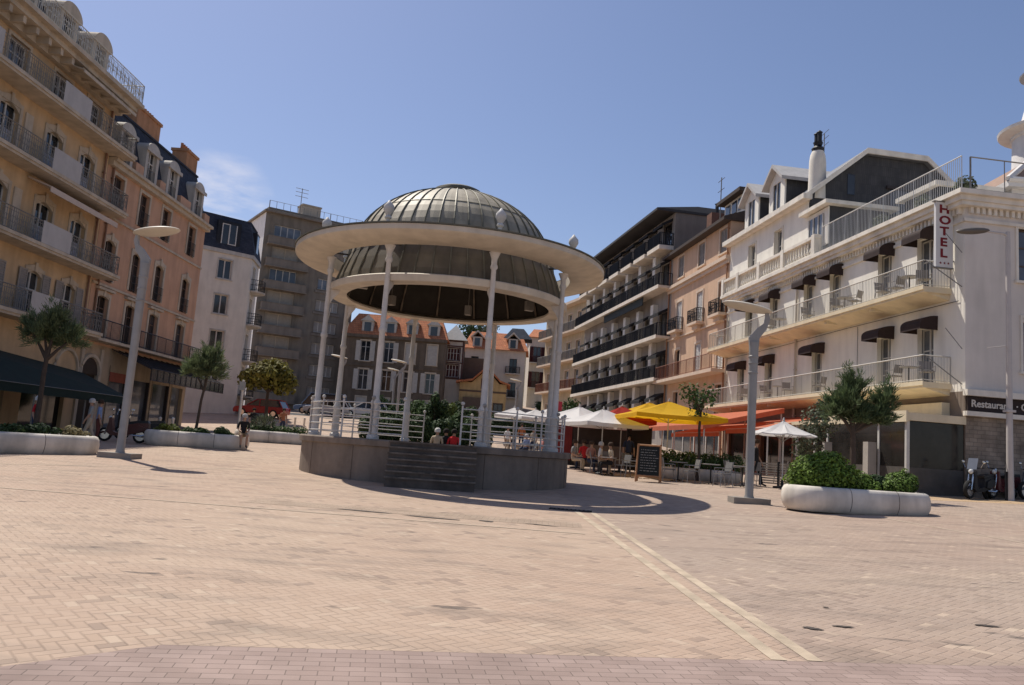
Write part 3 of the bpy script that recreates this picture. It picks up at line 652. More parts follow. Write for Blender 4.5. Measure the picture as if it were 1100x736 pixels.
for c in (7.65, 10.6, 13.43, 17.35):
    dm = P_.mb(); dm.box(c-.78, c-.5, -.12, .9, 15.13, 16.95); dm.box(c+.5, c+.78, -.12, .9, 15.13, 16.95)
    dm.prism([(c+.78*math.cos(math.pi*i/12), 16.951+.52*math.sin(math.pi*i/12)) for i in range(13)], -.16, 1.1); dm.box(c-.92, c+.92, -.24, -.161, 16.85, 17.05)
    dd = P_.part('dormer', dm, trimg)
    gg = P_.mb(); gg.box(c-.5, c+.5, .1, .14, 15.13, 16.95); Pg = P_.part('pane', gg, gl, dd)
    fg = P_.mb(); fg.box(c-.5, c-.42, .04, .1, 15.13, 16.95); fg.box(c+.42, c+.5, .04, .1, 15.13, 16.95); fg.box(c-.04, c+.04, .04, .1, 15.13, 16.95); fg.box(c-.42, c-.04, .05, .1, 16.3, 16.36); fg.box(c+.04, c+.42, .05, .1, 16.3, 16.36); P_.part('frame', fg, wfr, dd)
    P_.railing(c-.5, c+.5, -.1, 15.13, .8, rail_g, .11, .01, None, 'bars', dd)
for a, b, zt in ((10.4, 13.3, 19.55), (17.3, 19.0, 19.55)):
    cm = P_.mb(); cm.box(a, b, 1.0, 2.0, 18.0, zt); cm.box(a-.08, b+.08, .92, 2.08, zt+.001, zt+.18); ch = P_.part('chimney', cm, terra)
    pm = P_.mb(); nn = int((b-a)/.3)
    for i in range(nn): pm.lathe([(.10, 0), (.085, .38), (.11, .42)], (a+.2+.3*i, 1.5, zt+.18), 8)
    P_.part('chimney_pots', pm, pot, ch)
drainpipe(P_, 6.75, 5.9, 14.7); 
cg = mat('smoky canopy glass', (.045, .05, .052), .12, .3, 1, spec=.5)
q = P_.mb(); q.add([(9.1, -.05, 5.45), (19.2, -.05, 5.45), (19.6, -2.3, 4.55), (9.0, -2.3, 4.55), (9.1, -.05, 5.42), (19.2, -.05, 5.42), (19.6, -2.3, 4.52), (9.0, -2.3, 4.52)], [(0, 3, 2, 1), (4, 5, 6, 7), (0, 1, 5, 4), (1, 2, 6, 5), (2, 3, 7, 6), (3, 0, 4, 7)])
q.box(9.0, 19.6, -2.34, -2.31, 3.95, 4.56)
gc = P_.part('glass_canopy', q, cg); q = P_.mb()
for i in range(15):
    x = 9.05+.75*i; q.tube([(min(x, 19.15), -.05, 5.47), (x, -2.32, 4.57)], .022, 4); q.tube([(x, -2.36, 3.95), (x, -2.36, 4.57)], .018, 4)
for zz in (3.95, 4.57): q.tube([(9.0, -2.36, zz), (19.6, -2.36, zz)], .022, 4)
P_.part('canopy_bars', q, dfr, gc)
q = P_.mb(); q.add([(7.05, -.12, 12.75), (8.3, -.12, 12.75), (8.3, -1.2, 12.2), (7.05, -1.2, 12.2)], [(0, 1, 2, 3)]); q.add([(7.05, -.12, 12.72), (8.3, -.12, 12.72), (8.3, -1.2, 12.17), (7.05, -1.2, 12.17)], [(0, 3, 2, 1)]); P_.part('window_awning', q, dfr)

# ------------------------------------------------------------------ left: white corner house, turned towards the square
g2 = gz(-25, 66)-.3; cw_ = mat('white render', (.68, .63, .55), .9, .07, 1.2, grime=.12)
W_ = Building('corner_house', 'white corner house with black slate roof and round iron balconies, left of the grey block', -25.2, 66.6, R(40), g2, 'house')
wl = ws('l3', w=1.15, h=1.65, trim=.10, tmat=trimg, fmat=wfr, gmat=gl, rows=[], fw=.07)
wz = [5.2, 8.1, 11.15, 14.15]
W_.front(-6, 3.0, g2, 16.5, [(.75, z, 1.15, 1.65) for z in wz]+[(-2.6, z, 1.15, 1.65) for z in wz], cw_)
for z in wz:
    for c in (.75, -2.6): W_.window(wl, c, z)
m_ = W_.mb(); m_.add([(-6, 0, g2), (-6, 9, g2), (-6, 9, 16.5), (-6, 0, 16.5)], [(0, 1, 2, 3)]); m_.add([(-6, 9, g2), (4.5, 9, g2), (4.5, 9, 16.5), (-6, 9, 16.5)], [(0, 1, 2, 3)]); m_.add([(4.6, 3.4, g2), (4.5, 9, g2), (4.5, 9, 16.5), (4.6, 3.4, 16.5)], [(0, 1, 2, 3)])
W_.part('wall', m_, cw_)
# the bevelled bay with its doors and balconies
bv = R(58); ux, uy = math.cos(bv), math.sin(bv)
def bevel(u, d, z): return (3.0+u*ux-d*uy, u*uy+d*ux, z)
m_ = MB(bevel, (0, 0, -g2)); hz = [(4.55, 2.5), (7.6, 2.3), (10.75, 2.3), (13.7, 2.2)]
zc = [g2]; m_.add([(0, 0, g2), (1.05, 0, g2), (1.05, 0, 16.5), (0, 0, 16.5)], [(0, 1, 2, 3)]); m_.add([(2.25, 0, g2), (3.6, 0, g2), (3.6, 0, 16.5), (2.25, 0, 16.5)], [(0, 1, 2, 3)])
zz0 = g2
for z, h in hz:
    m_.add([(1.05, 0, zz0), (2.25, 0, zz0), (2.25, 0, z), (1.05, 0, z)], [(0, 1, 2, 3)]); zz0 = z+h
    m_.add([(1.05, 0, z), (2.25, 0, z), (2.25, 0, z+h), (1.05, 0, z+h), (1.05, .2, z), (2.25, .2, z), (2.25, .2, z+h), (1.05, .2, z+h)], [(0, 4, 5, 1), (1, 5, 6, 2), (2, 6, 7, 3), (3, 7, 4, 0)])
m_.add([(1.05, 0, zz0), (2.25, 0, zz0), (2.25, 0, 16.5), (1.05, 0, 16.5)], [(0, 1, 2, 3)])
m_.build('wall', cw_, W_.e, nofix=True)
for z, h in hz:
    m_ = MB(bevel, (0, 0, -g2)); m_.box(1.05, 2.25, .2, .24, z, z+h); wd = m_.build('balcony_door', gl, W_.e)
    m_ = MB(bevel, (0, 0, -g2)); m_.box(1.05, 1.12, .14, .2, z, z+h); m_.box(2.18, 2.25, .14, .2, z, z+h); m_.box(1.61, 1.69, .14, .2, z, z+h); m_.build('frame', wfr, wd)
    m_ = MB(bevel, (0, 0, -g2)); m_.lathe([(0, -.30), (.55, -.22), (1.1, -.06), (1.12, .06), (0, .07)], (1.65, 0, z-.08), 18, math.pi, 2*math.pi); sb = m_.build('balcony_slab', trimg, W_.e)
    m_ = MB(bevel, (0, 0, -g2))
    for i in range(19):
        a = math.pi+math.pi*i/18; m_.tube([(1.65+1.05*math.cos(a), 1.05*math.sin(a), z), (1.65+1.05*math.cos(a), 1.05*math.sin(a), z+.95)], .016, 4, False)
    for q_ in (.08, .5, .95): m_.tube([(1.65+1.05*math.cos(math.pi+math.pi*i/18), 1.05*math.sin(math.pi+math.pi*i/18), z+q_) for i in range(19)], .024, 4, False)
    m_.build('railing', rail_d, sb)
m_ = W_.mb(); pl = [(-6.1, -.15), (3.1, -.15), (3.1+3.7*ux, -.15+3.7*uy), (4.9, 9), (-6.1, 9)]; m_.prismz(pl, 16.3, 16.62); W_.part('cornice', m_, trimg)
inn = [(-5.8, .45), (2.7, .45), (2.75+3.3*ux, .6+3.3*uy), (4.2, 8.6), (-5.8, 8.6)]
m_ = W_.mb(); vs_ = [(x, y, 16.62) for x, y in pl]+[(x, y, 19.45) for x, y in inn]; m_.add(vs_, [(0, 1, 6, 5), (1, 2, 7, 6), (2, 3, 8, 7), (3, 4, 9, 8), (4, 0, 5, 9), (9, 8, 7, 6, 5)]); m_.prismz([(x*1.02, y) for x, y in inn], 19.452, 19.6); rfo = W_.part('roof', m_, slate)
m_ = W_.mb(); m_.box(-.25, 1.75, -.05, .8, 16.9, 19.1); dm = W_.part('dormer', m_, mat('black dormer cheek', (.02, .022, .028), .7, .2))
m_ = W_.mb(); m_.box(.1, 1.4, -.07, -.052, 17.1, 18.85); W_.part('pane', m_, gl, dm)
m_ = W_.mb(); 
for a, b in ((.1, .18), (.7, .8), (1.32, 1.4)): m_.box(a, b, -.11, -.072, 17.1, 18.85)
m_.box(.18, .7, -.10, -.072, 18.78, 18.85); m_.box(.8, 1.32, -.10, -.072, 17.1, 17.18); W_.part('frame', m_, wfr, dm)
m_ = MB(bevel, (0, 0, -g2)); m_.box(1.0, 2.4, .0, .7, 16.95, 18.9); m_.build('dormer', MATS['black dormer cheek'], W_.e)
m_ = MB(bevel, (0, 0, -g2)); m_.box(1.25, 2.15, -.03, -.003, 17.1, 18.7); m_.build('dormer_window', gl2, W_.e)
m_ = MB(bevel, (0, 0, -g2)); m_.add([(.3, 0, 4.6), (3.2, 0, 4.6), (3.4, -2.0, 3.9), (.2, -2.0, 3.9)], [(0, 1, 2, 3)]); m_.box(.2, 3.4, -2.03, -2.0, 3.5, 3.9); m_.build('shop_awning', mat('black awning cloth', (.02, .02, .022), .9, .1), W_.e)

# ------------------------------------------------------------------ tall grey block behind
g3 = gz(-33, 104)-1
gry = mat('grey brown concrete', (.215, .185, .15), .9, .08, 1.0, grime=.25); gry2 = mat('grey balcony front', (.215, .185, .155), .9, .08, 1, grime=.2)
G_ = Building('apartment_block', 'tall grey brown apartment block with loggias and a white side wall', -33.6, 104, R(33), g3, 'building')
GH = 30.4; gfz = [6.6+2.95*i for i in range(8)]
hl = [(3.1, z, 3.6, 1.7) for z in gfz]; hr = [(8.6, z, 1.35, 1.45) for z in gfz]+[(10.4, z, 1.35, 1.45) for z in gfz]
G_.front(0, 13.2, g3, GH, hl+hr, gry)
G_.shell(0, 13.2, 9, g3, GH, mat('white side wall', (.80, .78, .75), .9, .06, 1, grime=.1))
lg = ws('g1', w=3.6, h=1.7, trim=0, tmat=gry, fmat=wfr, gmat=gl2, cols=4, rows=[], depth=.2, door=True, fw=.07)
lg2 = ws('g1b', w=3.6, h=1.7, trim=0, tmat=gry, fmat=trim, gmat=gl2, cols=2, rows=[], depth=.2, door=True, fw=.07, curtain=(.1, 1), cmat=mat('pale roller blind', (.33, .29, .24), .8, .1))
rw = ws('g2', w=1.35, h=1.45, trim=.06, tmat=gry2, fmat=wfr, gmat=gl2, rows=[], depth=.16)
rw2 = ws('g2b', w=1.35, h=1.45, trim=.06, tmat=gry2, fmat=wfr, gmat=gl2, rows=[], depth=.16, curtain=(.0, 1), cmat=mat('grey roller blind', (.30, .275, .25), .8, .1))
for i, z in enumerate(gfz):
    G_.window(lg if i in (5, 7) else lg2, 3.1, z)
    G_.window(rw if i in (5,) else rw2, 8.6, z); G_.window(rw2, 10.4, z)
    s_ = G_.mb(); s_.box(.5, 6.1, -.9, .0, z-1.0, z-.05); s_.box(.45, 6.15, -.95, .0, z-.049, z+.0); s_.box(.4, 6.2, -1.0, 0, z-1.15, z-1.001); G_.part('balcony', s_, gry2)
    s_ = G_.mb(); s_.box(7.6, 11.4, -.12, 0, z-.5, z-.16); G_.part('spandrel', s_, gry2)
s_ = G_.mb(); s_.box(-.3, 13.5, -.6, 9.2, GH+.001, GH+.25); s_.box(.4, 12.6, .5, 8, GH+.251, GH+.9); G_.part('roof', s_, gry2)
s_ = G_.mb(); s_.box(5.4, 8.0, 2, 4, GH+.9, GH+2.6); s_.box(5.3, 8.1, 1.9, 4.1, GH+2.6, GH+2.8); c_ = G_.part('chimney', s_, trim)
s_ = G_.mb(); s_.tube([(5.2, 2.4, GH+.9), (5.2, 2.4, GH+5)], .05, 5)
for z in (3.8, 4.4, 4.9): s_.tube([(4.3, 2.4, GH+z), (6.1, 2.4, GH+z)], .035, 4)
G_.part('antenna', s_, rail_g)
G_.railing(.2, 13.3, -.4, GH+.25, 1.3, rail_g, .9, .03)

# ------------------------------------------------------------------ stone house with orange roof
g4 = gz(-15, 107)-1
stn = mat('brown grey stone', (.14, .11, .082), .9, .15, 1.2, bump=.2, grime=.3)
orange = brickmat('orange roof tiles', (.42, .145, .065), (.52, .205, .095), (.22, .085, .05), .35, .3, .02, True)
S_ = Building('stone_house', 'grey stone house with orange tiled roof and white shutters, behind the bandstand', -22.4, 107, 0, g4, 'house')
sc = [3.0, 6.1, 9.0, 11.9]
sw = ws('s1', w=1.25, h=2.7, trim=.16, tmat=trim, fmat=wfr, gmat=gl, rows=[.7], shutter='open', smat=mat('white shutter', (.50, .47, .42), .8, .1))
swc = ws('s2', w=1.3, h=2.7, trim=.16, tmat=trim, fmat=wfr, gmat=gl, rows=[.7], shutter='closed', smat=MATS['white shutter'])
S_.front(0, 13.6, g4, 15.2, [(c, 11.9, 1.3, 2.7) for c in sc]+[(c, 8.1, 1.3, 2.7) for c in sc]+[(c, 4.4, 1.3, 2.7) for c in sc], stn); S_.shell(0, 13.6, 9, g4, 15.2, stn)
for c in sc:
    S_.window(sw if c < 7 else swc, c, 11.9); S_.window(sw, c, 8.1); S_.window(swc, c, 4.4)
s_ = S_.mb(); s_.box(-.2, 13.8, -.4, .02, 15.0, 15.4); s_.box(0, 13.6, -.12, 0, 11.2, 11.45); S_.part('cornice', s_, stn)
s_ = S_.mb(); s_.hull8([(-.3, -.4, 15.4), (13.9, -.4, 15.4), (13.9, 9, 15.4), (-.3, 9, 15.4)], [(1.2, 2.6, 18.6), (12.6, 2.6, 18.6), (12.6, 6, 18.6), (1.2, 6, 18.6)]); ro = S_.part('roof', s_, orange)
for c in sc:
    s_ = S_.mb(); s_.box(c-.75, c+.75, .1, 1.8, 15.6, 17.3); s_.prism([(c-1.0, 17.3), (c+1.0, 17.3), (c, 18.1)], -.1, 2.4); dm = S_.part('dormer', s_, trimg)
    s_ = S_.mb(); s_.box(c-.45, c+.45, .05, .098, 15.8, 17.1); S_.part('pane', s_, gl, dm)

# half-timbered tower house
g5 = gz(-8, 111)-1; crm = mat('cream plaster', (.55, .50, .43), .9, .08, 1, grime=.1); mar = mat('maroon timber', (.075, .022, .02), .7, .15)
T_ = Building('timbered_tower_house', 'narrow tower house with maroon timbering and pale pyramid roof', -9.3, 111, 0, g5, 'house')
T_.front(0, 2.7, g5, 16.0, [(1.35, 10.9, 1.7, 1.7), (1.35, 13.2, 1.7, 1.7)], crm); T_.shell(0, 2.7, 3, g5, 16.0, mat('dark brown wall', (.12, .09, .07), .9, .1))  # cream front; sides and back in dark brown
tw = ws('t1', w=1.7, h=1.7, trim=.12, tmat=mar, fmat=wfr, gmat=mar, cols=4, rows=[.6])
for z in (10.9, 13.2): T_.window(tw, 1.35, z)
s_ = T_.mb()
for z in (10.6, 12.8, 15.1, 15.8): s_.box(-.03, 2.73, -.07, -.0, z, z+.16)
for x in (.0, 2.56): s_.box(x, x+.14, -.06, 0, 10.6, 15.8)
T_.part('timber_frame', s_, mar)
s_ = T_.mb(); s_.add([(-.5, -.5, 16), (3.2, -.5, 16), (3.2, 3.5, 16), (-.5, 3.5, 16), (1.35, 1.5, 18.4)], [(0, 1, 4), (1, 2, 4), (2, 3, 4), (3, 0, 4), (3, 2, 1, 0)]); T_.part('roof', s_, mat('pale grey roof', (.42, .40, .37), .8, .1, 3))
s_ = T_.mb(); s_.box(-2, 5.5, 2.5, 8, g5, 14); s_.box(3.2, 6, -2, 3, g5, 8.2); T_.part('rear_wing', s_, MATS['dark brown wall'])

# cream house with yellow side wall and orange roof
g6 = gz(0, 122)-1.5
H_ = Building('cream_house', 'cream house with orange roof and dark hipped crest, above the small yellow house', -7.0, 122, R(-2), g6, 'house')
hwc = [1.55, 7.4]
hw = ws('h1', w=1.15, h=2.2, trim=.10, tmat=crm, fmat=dfr, gmat=gl, rows=[], door=True)
hh = [(c, z, 1.15, 2.2) for c in hwc for z in (13.0, 9.4)]+[(4.5, 9.4, 1.15, 2.2)]
H_.front(0, 9.2, g6, 16.4, hh, crm); H_.shell(0, 9.2, 7, g6, 16.4, mat('sunny yellow cream render', (.58, .49, .30), .9, .08, 1, grime=.15))  # sides and back in a yellower render than the front
for c, z, a, b in hh:
    H_.window(hw, c, z)
    if z > 10 or c > 6:
        s_ = H_.mb(); s_.box(c-1.1, c+1.1, -.7, 0, z-.2, z-.06); sl_ = H_.part('balcony_slab', s_, crm); H_.railing(c-1.05, c+1.05, -.66, z-.06, 1.0, rail_d, .14, .022, -.02, 'bars', sl_)
s_ = H_.mb(); s_.hull8([(-.5, -.6, 16.4), (9.6, -.6, 16.4), (9.6, 7.5, 16.4), (-.5, 7.5, 16.4)], [(.6, 3, 19.4), (8.4, 3, 19.4), (8.4, 4.5, 19.4), (.6, 4.5, 19.4)]); H_.part('roof', s_, orange)
for c in (1.75, 7.2):
    s_ = H_.mb(); s_.box(c-.7, c+.7, -.2, 2, 16.7, 18.2); s_.prism([(c-1.1, 18.1), (c, 19.2), (c+1.1, 18.1), (c+.9, 18.1), (c, 18.95), (c-.9, 18.1)], -.5, 2.5); dm = H_.part('dormer', s_, crm); s_ = H_.mb(); s_.box(c-.4, c+.4, -.26, -.202, 16.8, 18.0); H_.part('pane', s_, gl, dm)
s_ = H_.mb(); s_.hull8([(5.6, 2, 18.6), (10, 2, 18.6), (10, 6.5, 18.6), (5.6, 6.5, 18.6)], [(6.8, 3.6, 20.4), (8.6, 3.6, 20.4), (8.6, 4.6, 20.4), (6.8, 4.6, 20.4)]); H_.part('roof_crest', s_, slate)

g7 = gz(-3, 110)-1; yl = mat('ochre house render', (.50, .36, .18), .9, .1, 1, grime=.2)
V_ = Building('small_yellow_house', 'small ochre house with red gabled roof and dark doors, in front of the cream house', -6.7, 110, 0, g7, 'house')
vh = [(3.5, 5.2, 1.4, 2.6), (1.2, 7.8, 1.0, 1.7), (3.5, 9.0, 1.1, 1.8), (5.4, 5.2, 1.2, 2.4)]
V_.front(0, 6.4, g7, 10.3, [vh[0], vh[3]], yl); V_.shell(0, 6.4, 7, g7, 10.3, yl)
vw = ws('v1', w=1.4, h=2.6, trim=.1, tmat=brown, fmat=dfr, gmat=gl, rows=[], shutter='closed', smat=mat('dark brown shutter', (.05, .032, .025), .7, .1)); vw2 = ws('v2', w=1.2, h=2.4, trim=.1, tmat=brown, fmat=dfr, gmat=gl, rows=[.6])
V_.window(vw, 3.5, 5.2); V_.window(vw2, 5.4, 5.2)
s_ = V_.mb(); s_.box(-.02, 6.42, -.06, 0, 9.0, 9.25); V_.part('string_course', s_, brown)
s_ = V_.mb(); s_.prism([(1.6, 10.3), (5.4, 10.3), (3.6, 12.2)], .0, 7); V_.part('gable', s_, yl)
s_ = V_.mb(); s_.box(2.9, 4.1, -.04, -.002, 9.5, 10.9); V_.part('gable_window', s_, mar)
s_ = V_.mb(); s_.prism([(-.5, 10.1), (1.7, 10.5), (3.6, 12.35), (5.5, 10.5), (6.9, 10.1), (6.9, 10.3), (5.5, 10.75), (3.6, 12.65), (1.7, 10.75), (-.5, 10.35)], -.7, 7.2); V_.part('roof', s_, orange)

g8 = gz(5, 131)-1
K_ = Building('maroon_shuttered_house', 'white house with maroon shutters and balconies and orange roof, right of the cream house', 3.2, 131, R(3), g8, 'house')
kh = [(1.0, 11.8, 1.2, 2.6), (1.0, 15.9, 1.2, 2.6), (3.0, 11.8, 1.2, 2.6), (3.0, 15.9, 1.2, 2.6)]
K_.front(-.2, 6.5, g8, 20, kh, crm); K_.shell(-.2, 6.5, 8, g8, 20, crm)
kw = ws('k1', w=1.2, h=2.6, trim=.1, tmat=crm, fmat=mar, gmat=gl, shutter='open', smat=mar, rows=[])
for c, z, a, b in kh:
    K_.window(kw, c, z); s_ = K_.mb(); s_.box(c-1.0, c+1.0, -.8, 0, z-.2, z-.05); sl_ = K_.part('balcony_slab', s_, crm); K_.railing(c-.95, c+.95, -.75, z-.05, 1.0, mar, .14, .025, -.02, 'bars', sl_)
s_ = K_.mb(); s_.hull8([(-.7, -.6, 20), (7, -.6, 20), (7, 8.5, 20), (-.7, 8.5, 20)], [(.5, 3, 21.8), (6, 3, 21.8), (6, 5, 21.8), (.5, 5, 21.8)]); K_.part('roof', s_, orange)

# ------------------------------------------------------------------ right: white hotel with terrace roof
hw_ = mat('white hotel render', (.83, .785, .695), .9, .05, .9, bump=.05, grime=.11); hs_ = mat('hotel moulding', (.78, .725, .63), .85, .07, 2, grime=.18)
bal = mat('cream balcony soffit', (.74, .63, .44), .85, .06, 2, grime=.12)
wrail = mat('white balcony railing', (.46, .44, .40), .6, .06); brn = mat('dark brown canopy cloth', (.040, .025, .022), .85, .15)
slw = brickmat('slate wall cladding', (.06, .06, .064), (.075, .074, .075), (.042, .042, .043), .12, .55, .006, True)
gh = 1.02
HA = R(90+7.13+180); HO = (16.54, 29.17)
H = Building('hotel', 'white corner hotel with dark brown window canopies, roof terrace and slate gable', HO[0], HO[1], HA, gh, 'hotel')
ug = [-19.1, -15.75, -11.8, -9.2, -5.1, -2.35]; lgx = [-20.0, -16.2, -10.8, -5.1, -2.3]
hwn = ws('hu', w=1.0, h=2.35, trim=.0, tmat=hw_, fmat=wfr, gmat=gl2, rows=[.3, .62], door=True, depth=.26, shutter='closed', smat=mat('hotel grey shutter', (.22, .21, .215), .6, .1))
hwd = ws('hd', w=1.0, h=2.3, trim=.0, tmat=hw_, fmat=wfr, gmat=gl2, rows=[.3, .62], door=True, depth=.26)
hwt = ws('ht', w=.95, h=1.75, trim=.1, tmat=hs_, fmat=wfr, gmat=gl2, rows=[.5], door=True, depth=.25)
ZL, ZU = 5.28, 8.9
ho = [(c, ZU, 1.0, 2.35) for c in ug]+[(c, ZL, 1.0, 2.3) for c in lgx]
H.front(-22.3, 0, 4.95, 12.0, ho, hw_)
for c in ug: H.window(hwd, c, ZU)
for c in lgx: H.window(hwd, c, ZL)
# end wall facing the camera
ho2 = [(2.75, 9.25, 1.2, 2.05), (2.9, 5.85, 1.2, 1.85), (6.5, 9.25, 1.2, 2.05), (6.5, 5.85, 1.2, 1.85)]
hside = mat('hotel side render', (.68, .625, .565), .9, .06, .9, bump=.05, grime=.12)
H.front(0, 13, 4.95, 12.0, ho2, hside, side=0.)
hws = ws('hsd', w=1.2, h=2.0, trim=.1, tmat=hs_, fmat=brown, gmat=gl2, rows=[.3, .65], depth=.16)
for c, z, a, b in ho2: H.window(hws, c, z, side=0.)
H.shell(-22.3, -.001, 13, gh, 12.3, hw_, skip_right=True)
# little dark canopies over every window
def canopy(B, x, z, wd, hgt, proj, material, name='window_canopy'):
    m = B.mb(); n = 7; pr = [(-.02, z)]
    arc = [(-proj*math.sin(math.pi/2*i/n), z-hgt*.62*(1-math.cos(math.pi/2*i/n))) for i in range(n+1)]+[(-proj, z-hgt)]
    vs = [(x-wd/2, y, q) for y, q in arc]+[(x+wd/2, y, q) for y, q in arc]; k = len(arc)
    fs = [(i, k+i, k+i+1, i+1) for i in range(k-1)]
    vs += [(x-wd/2, -.02, z-hgt), (x+wd/2, -.02, z-hgt)]
    fs += [tuple(list(range(k))+[2*k]), tuple([2*k+1]+list(range(2*k-1, k-1, -1)))]
    m.add(vs, fs); m.build(name, material, B.e, nofix=True)
for c in ug: canopy(H, c+.14, 11.55, 1.22, .58, .72, brn)
for c in lgx: canopy(H, c+.14, 7.95, 1.26, .56, .75, brn)
for z, nm in ((ZU, 'upper'), (ZL, 'lower')):
    s_ = H.mb(); s_.box(-22.6, -.75, -1.15, .0, z-.24, z-.02); s_.box(-22.65, -.7, -1.2, -1.151, z-.16, z-.0); s_.prismx([(.0, z-.46), (0, z-.241), (-1.0, z-.241), (-.3, z-.40)], -22.5, -.85)
    sl_ = H.part('balcony_slab', s_, bal)
    H.railing(-22.55, -.8, -1.12, z-.02, 1.0, wrail, .115, .010, -.02, 'bars', sl_)
    s_ = H.mb()
    for x in (-4.5, -8.2, -14., -19): s_.box(x-.09, x+.09, -1.0, -.3, z-.38, z-.242)
    H.part('corbel', s_, bal)
    s_ = H.mb(); s_.tube([(-.75, -1.1, z+.98), (-.03, -.1, z-.1)], .02, 5); s_.tube([(-.4, -.5, z+2.0), (-.03, -.1, z+1.2)], .015, 5); H.part('stay_rod', s_, rail_g)
# main cornice with its frieze of brackets
s_ = H.mb(); s_.box(-22.4, .35, -.42, 13.2, 12.02, 12.22); s_.box(-22.3, .28, -.32, 13.1, 11.86, 12.018); s_.box(-22.4, .5, -.55, 13.3, 12.222, 12.40)
co = H.part('cornice', s_, hs_)
s_ = H.mb()
for i in range(92): s_.box(-22.1+.24*i, -21.98+.24*i, -.16, -.002, 11.62, 11.858)
for i in range(52): s_.box(.002, .12, .15+.24*i, .27+.24*i, 11.62, 11.858)
s_.box(-22.3, .05, -.08, -.002, 11.3, 11.418); s_.box(.002, .09, -.08, 13, 11.3, 11.418)
H.part('frieze', s_, hs_, co)
# balustrade under the third floor
s_ = H.mb(); s_.box(-22.3, -10.3, -.45, -.2, 12.40, 12.52); s_.box(-22.3, -10.3, -.5, -.15, 13.25, 13.40)
for i in range(40): s_.lathe([(.05, 12.52), (.09, 12.7), (.05, 12.95), (.07, 13.25)], (-22.1+.3*i, -.32, 0), 6)
for x in (-22.2, -19.9, -16.9, -13.9, -10.5): s_.box(x-.16, x+.16, -.52, -.12, 12.401, 13.45)
H.part('balustrade', s_, hs_)
# third floor and its roof
t3 = [(-18.9, 13.3, .95, 1.75), (-15.4, 13.3, .95, 1.75)]
H.front(-22.3, -11.95, 12.3, 16.0, t3, hw_)
for c, z, a, b in t3: H.window(hwt, c, z)
s_ = H.mb(); s_.add([(-22.3, 0, 12.3), (-22.3, 8.5, 12.3), (-22.3, 8.5, 16), (-22.3, 0, 16)], [(0, 1, 2, 3)]); s_.add([(-22.3, 8.5, 12.3), (-11.95, 8.5, 12.3), (-11.95, 8.5, 16), (-22.3, 8.5, 16)], [(0, 1, 2, 3)]); H.part('wall', s_, hw_)
s_ = H.mb(); s_.add([(-11.95, .0, 12.3), (-11.95, 8.3, 12.3), (-11.95, 8.3, 17.0), (-11.95, 6.5, 18.5), (-11.95, 3.0, 18.55), (-11.95, .05, 16.0)], [(0, 1, 2, 3, 4, 5)]); H.part('gable_wall', s_, slw)
s_ = H.mb(); s_.box(-11.947, -11.9, 2.1, 2.5, 16.3, 17.4); H.part('gable_window', s_, gl); s_ = H.mb(); s_.box(-11.947, -11.88, 4.5, 6.2, 15.5, 16.8); H.part('gable_window', s_, gl)
s_ = H.mb(); s_.box(-11.945, -11.8, 4.3, 6.4, 16.85, 17.0); H.part('ledge', s_, dfr)
sl1 = mat('grey slate roof', (.17, .17, .18), .6, .2, 3, island=.1)
s_ = H.mb(); s_.add([(-22.5, -.35, 15.95), (-11.6, -.35, 15.95), (-11.6, 3.05, 18.85), (-22.5, 3.05, 18.85), (-11.6, 6.5, 18.8), (-22.5, 6.5, 18.8), (-11.6, 8.6, 17.0), (-22.5, 8.6, 17.0)], [(0, 1, 2, 3), (3, 2, 4, 5), (5, 4, 6, 7)])
s_.add([(-22.5, -.35, 15.7), (-11.6, -.35, 15.7), (-11.6, 3.05, 18.6), (-22.5, 3.05, 18.6), (-11.6, 6.5, 18.55), (-22.5, 6.5, 18.55), (-11.6, 8.6, 16.75), (-22.5, 8.6, 16.75)], [(0, 3, 2, 1), (3, 5, 4, 2), (5, 7, 6, 4)])
ro = H.part('roof', s_, sl1)
s_ = H.mb()
for (a, b), (c, d) in (((-.37, 15.68), (3.05, 18.57)), ((3.05, 18.57), (6.5, 18.52)), ((6.5, 18.52), (8.62, 16.72))):
    s_.add([(-11.58, a, b), (-11.58, c, d), (-11.58, c, d+.3), (-11.58, a, b+.3), (-11.66, a, b), (-11.66, c, d), (-11.66, c, d+.3), (-11.66, a, b+.3)], [(0, 1, 2, 3), (4, 7, 6, 5), (0, 4, 5, 1), (3, 2, 6, 7)])
H.part('bargeboard', s_, hs_, ro)
s_ = H.mb(); s_.box(-22.5, -11.62, -.5, -.0, 15.72, 16.0); H.part('eaves', s_, hs_)
for c in (-19.2, -15.8):
    s_ = H.mb(); s_.box(c-.95, c+.95, .1, 3.4, 15.9, 17.9); dm = H.part('dormer', s_, slw)
    s_ = H.mb(); s_.box(c-.97, c-.5, .0, .098, 16.0, 17.9); s_.box(c+.5, c+.97, .0, .098, 16.0, 17.9); s_.prism([(c-.97, 17.901), (c+.97, 17.901), (c+.97, 18.0), (c, 18.75), (c-.97, 18.0)], .0, .098); H.part('dormer_front', s_, hw_, dm)
    s_ = H.mb(); s_.prism([(c-1.3, 17.75), (c, 18.8), (c+1.3, 17.75), (c+1.3, 17.95), (c, 19.0), (c-1.3, 17.95)], -.35, 3.6); H.part('dormer_roof', s_, mat('pale dormer roof', (.45, .43, .41), .7, .12), dm)
    s_ = H.mb(); s_.box(c-.5, c+.5, .05, .096, 16.0, 17.9); H.part('pane', s_, gl2, dm)
    s_ = H.mb(); s_.box(c-.04, c+.04, .0, .048, 16.0, 17.9); s_.box(c-.5, c-.43, .0, .048, 16.0, 17.9); s_.box(c+.43, c+.5, .0, .048, 16.0, 17.9); H.part('frame', s_, wfr, dm)
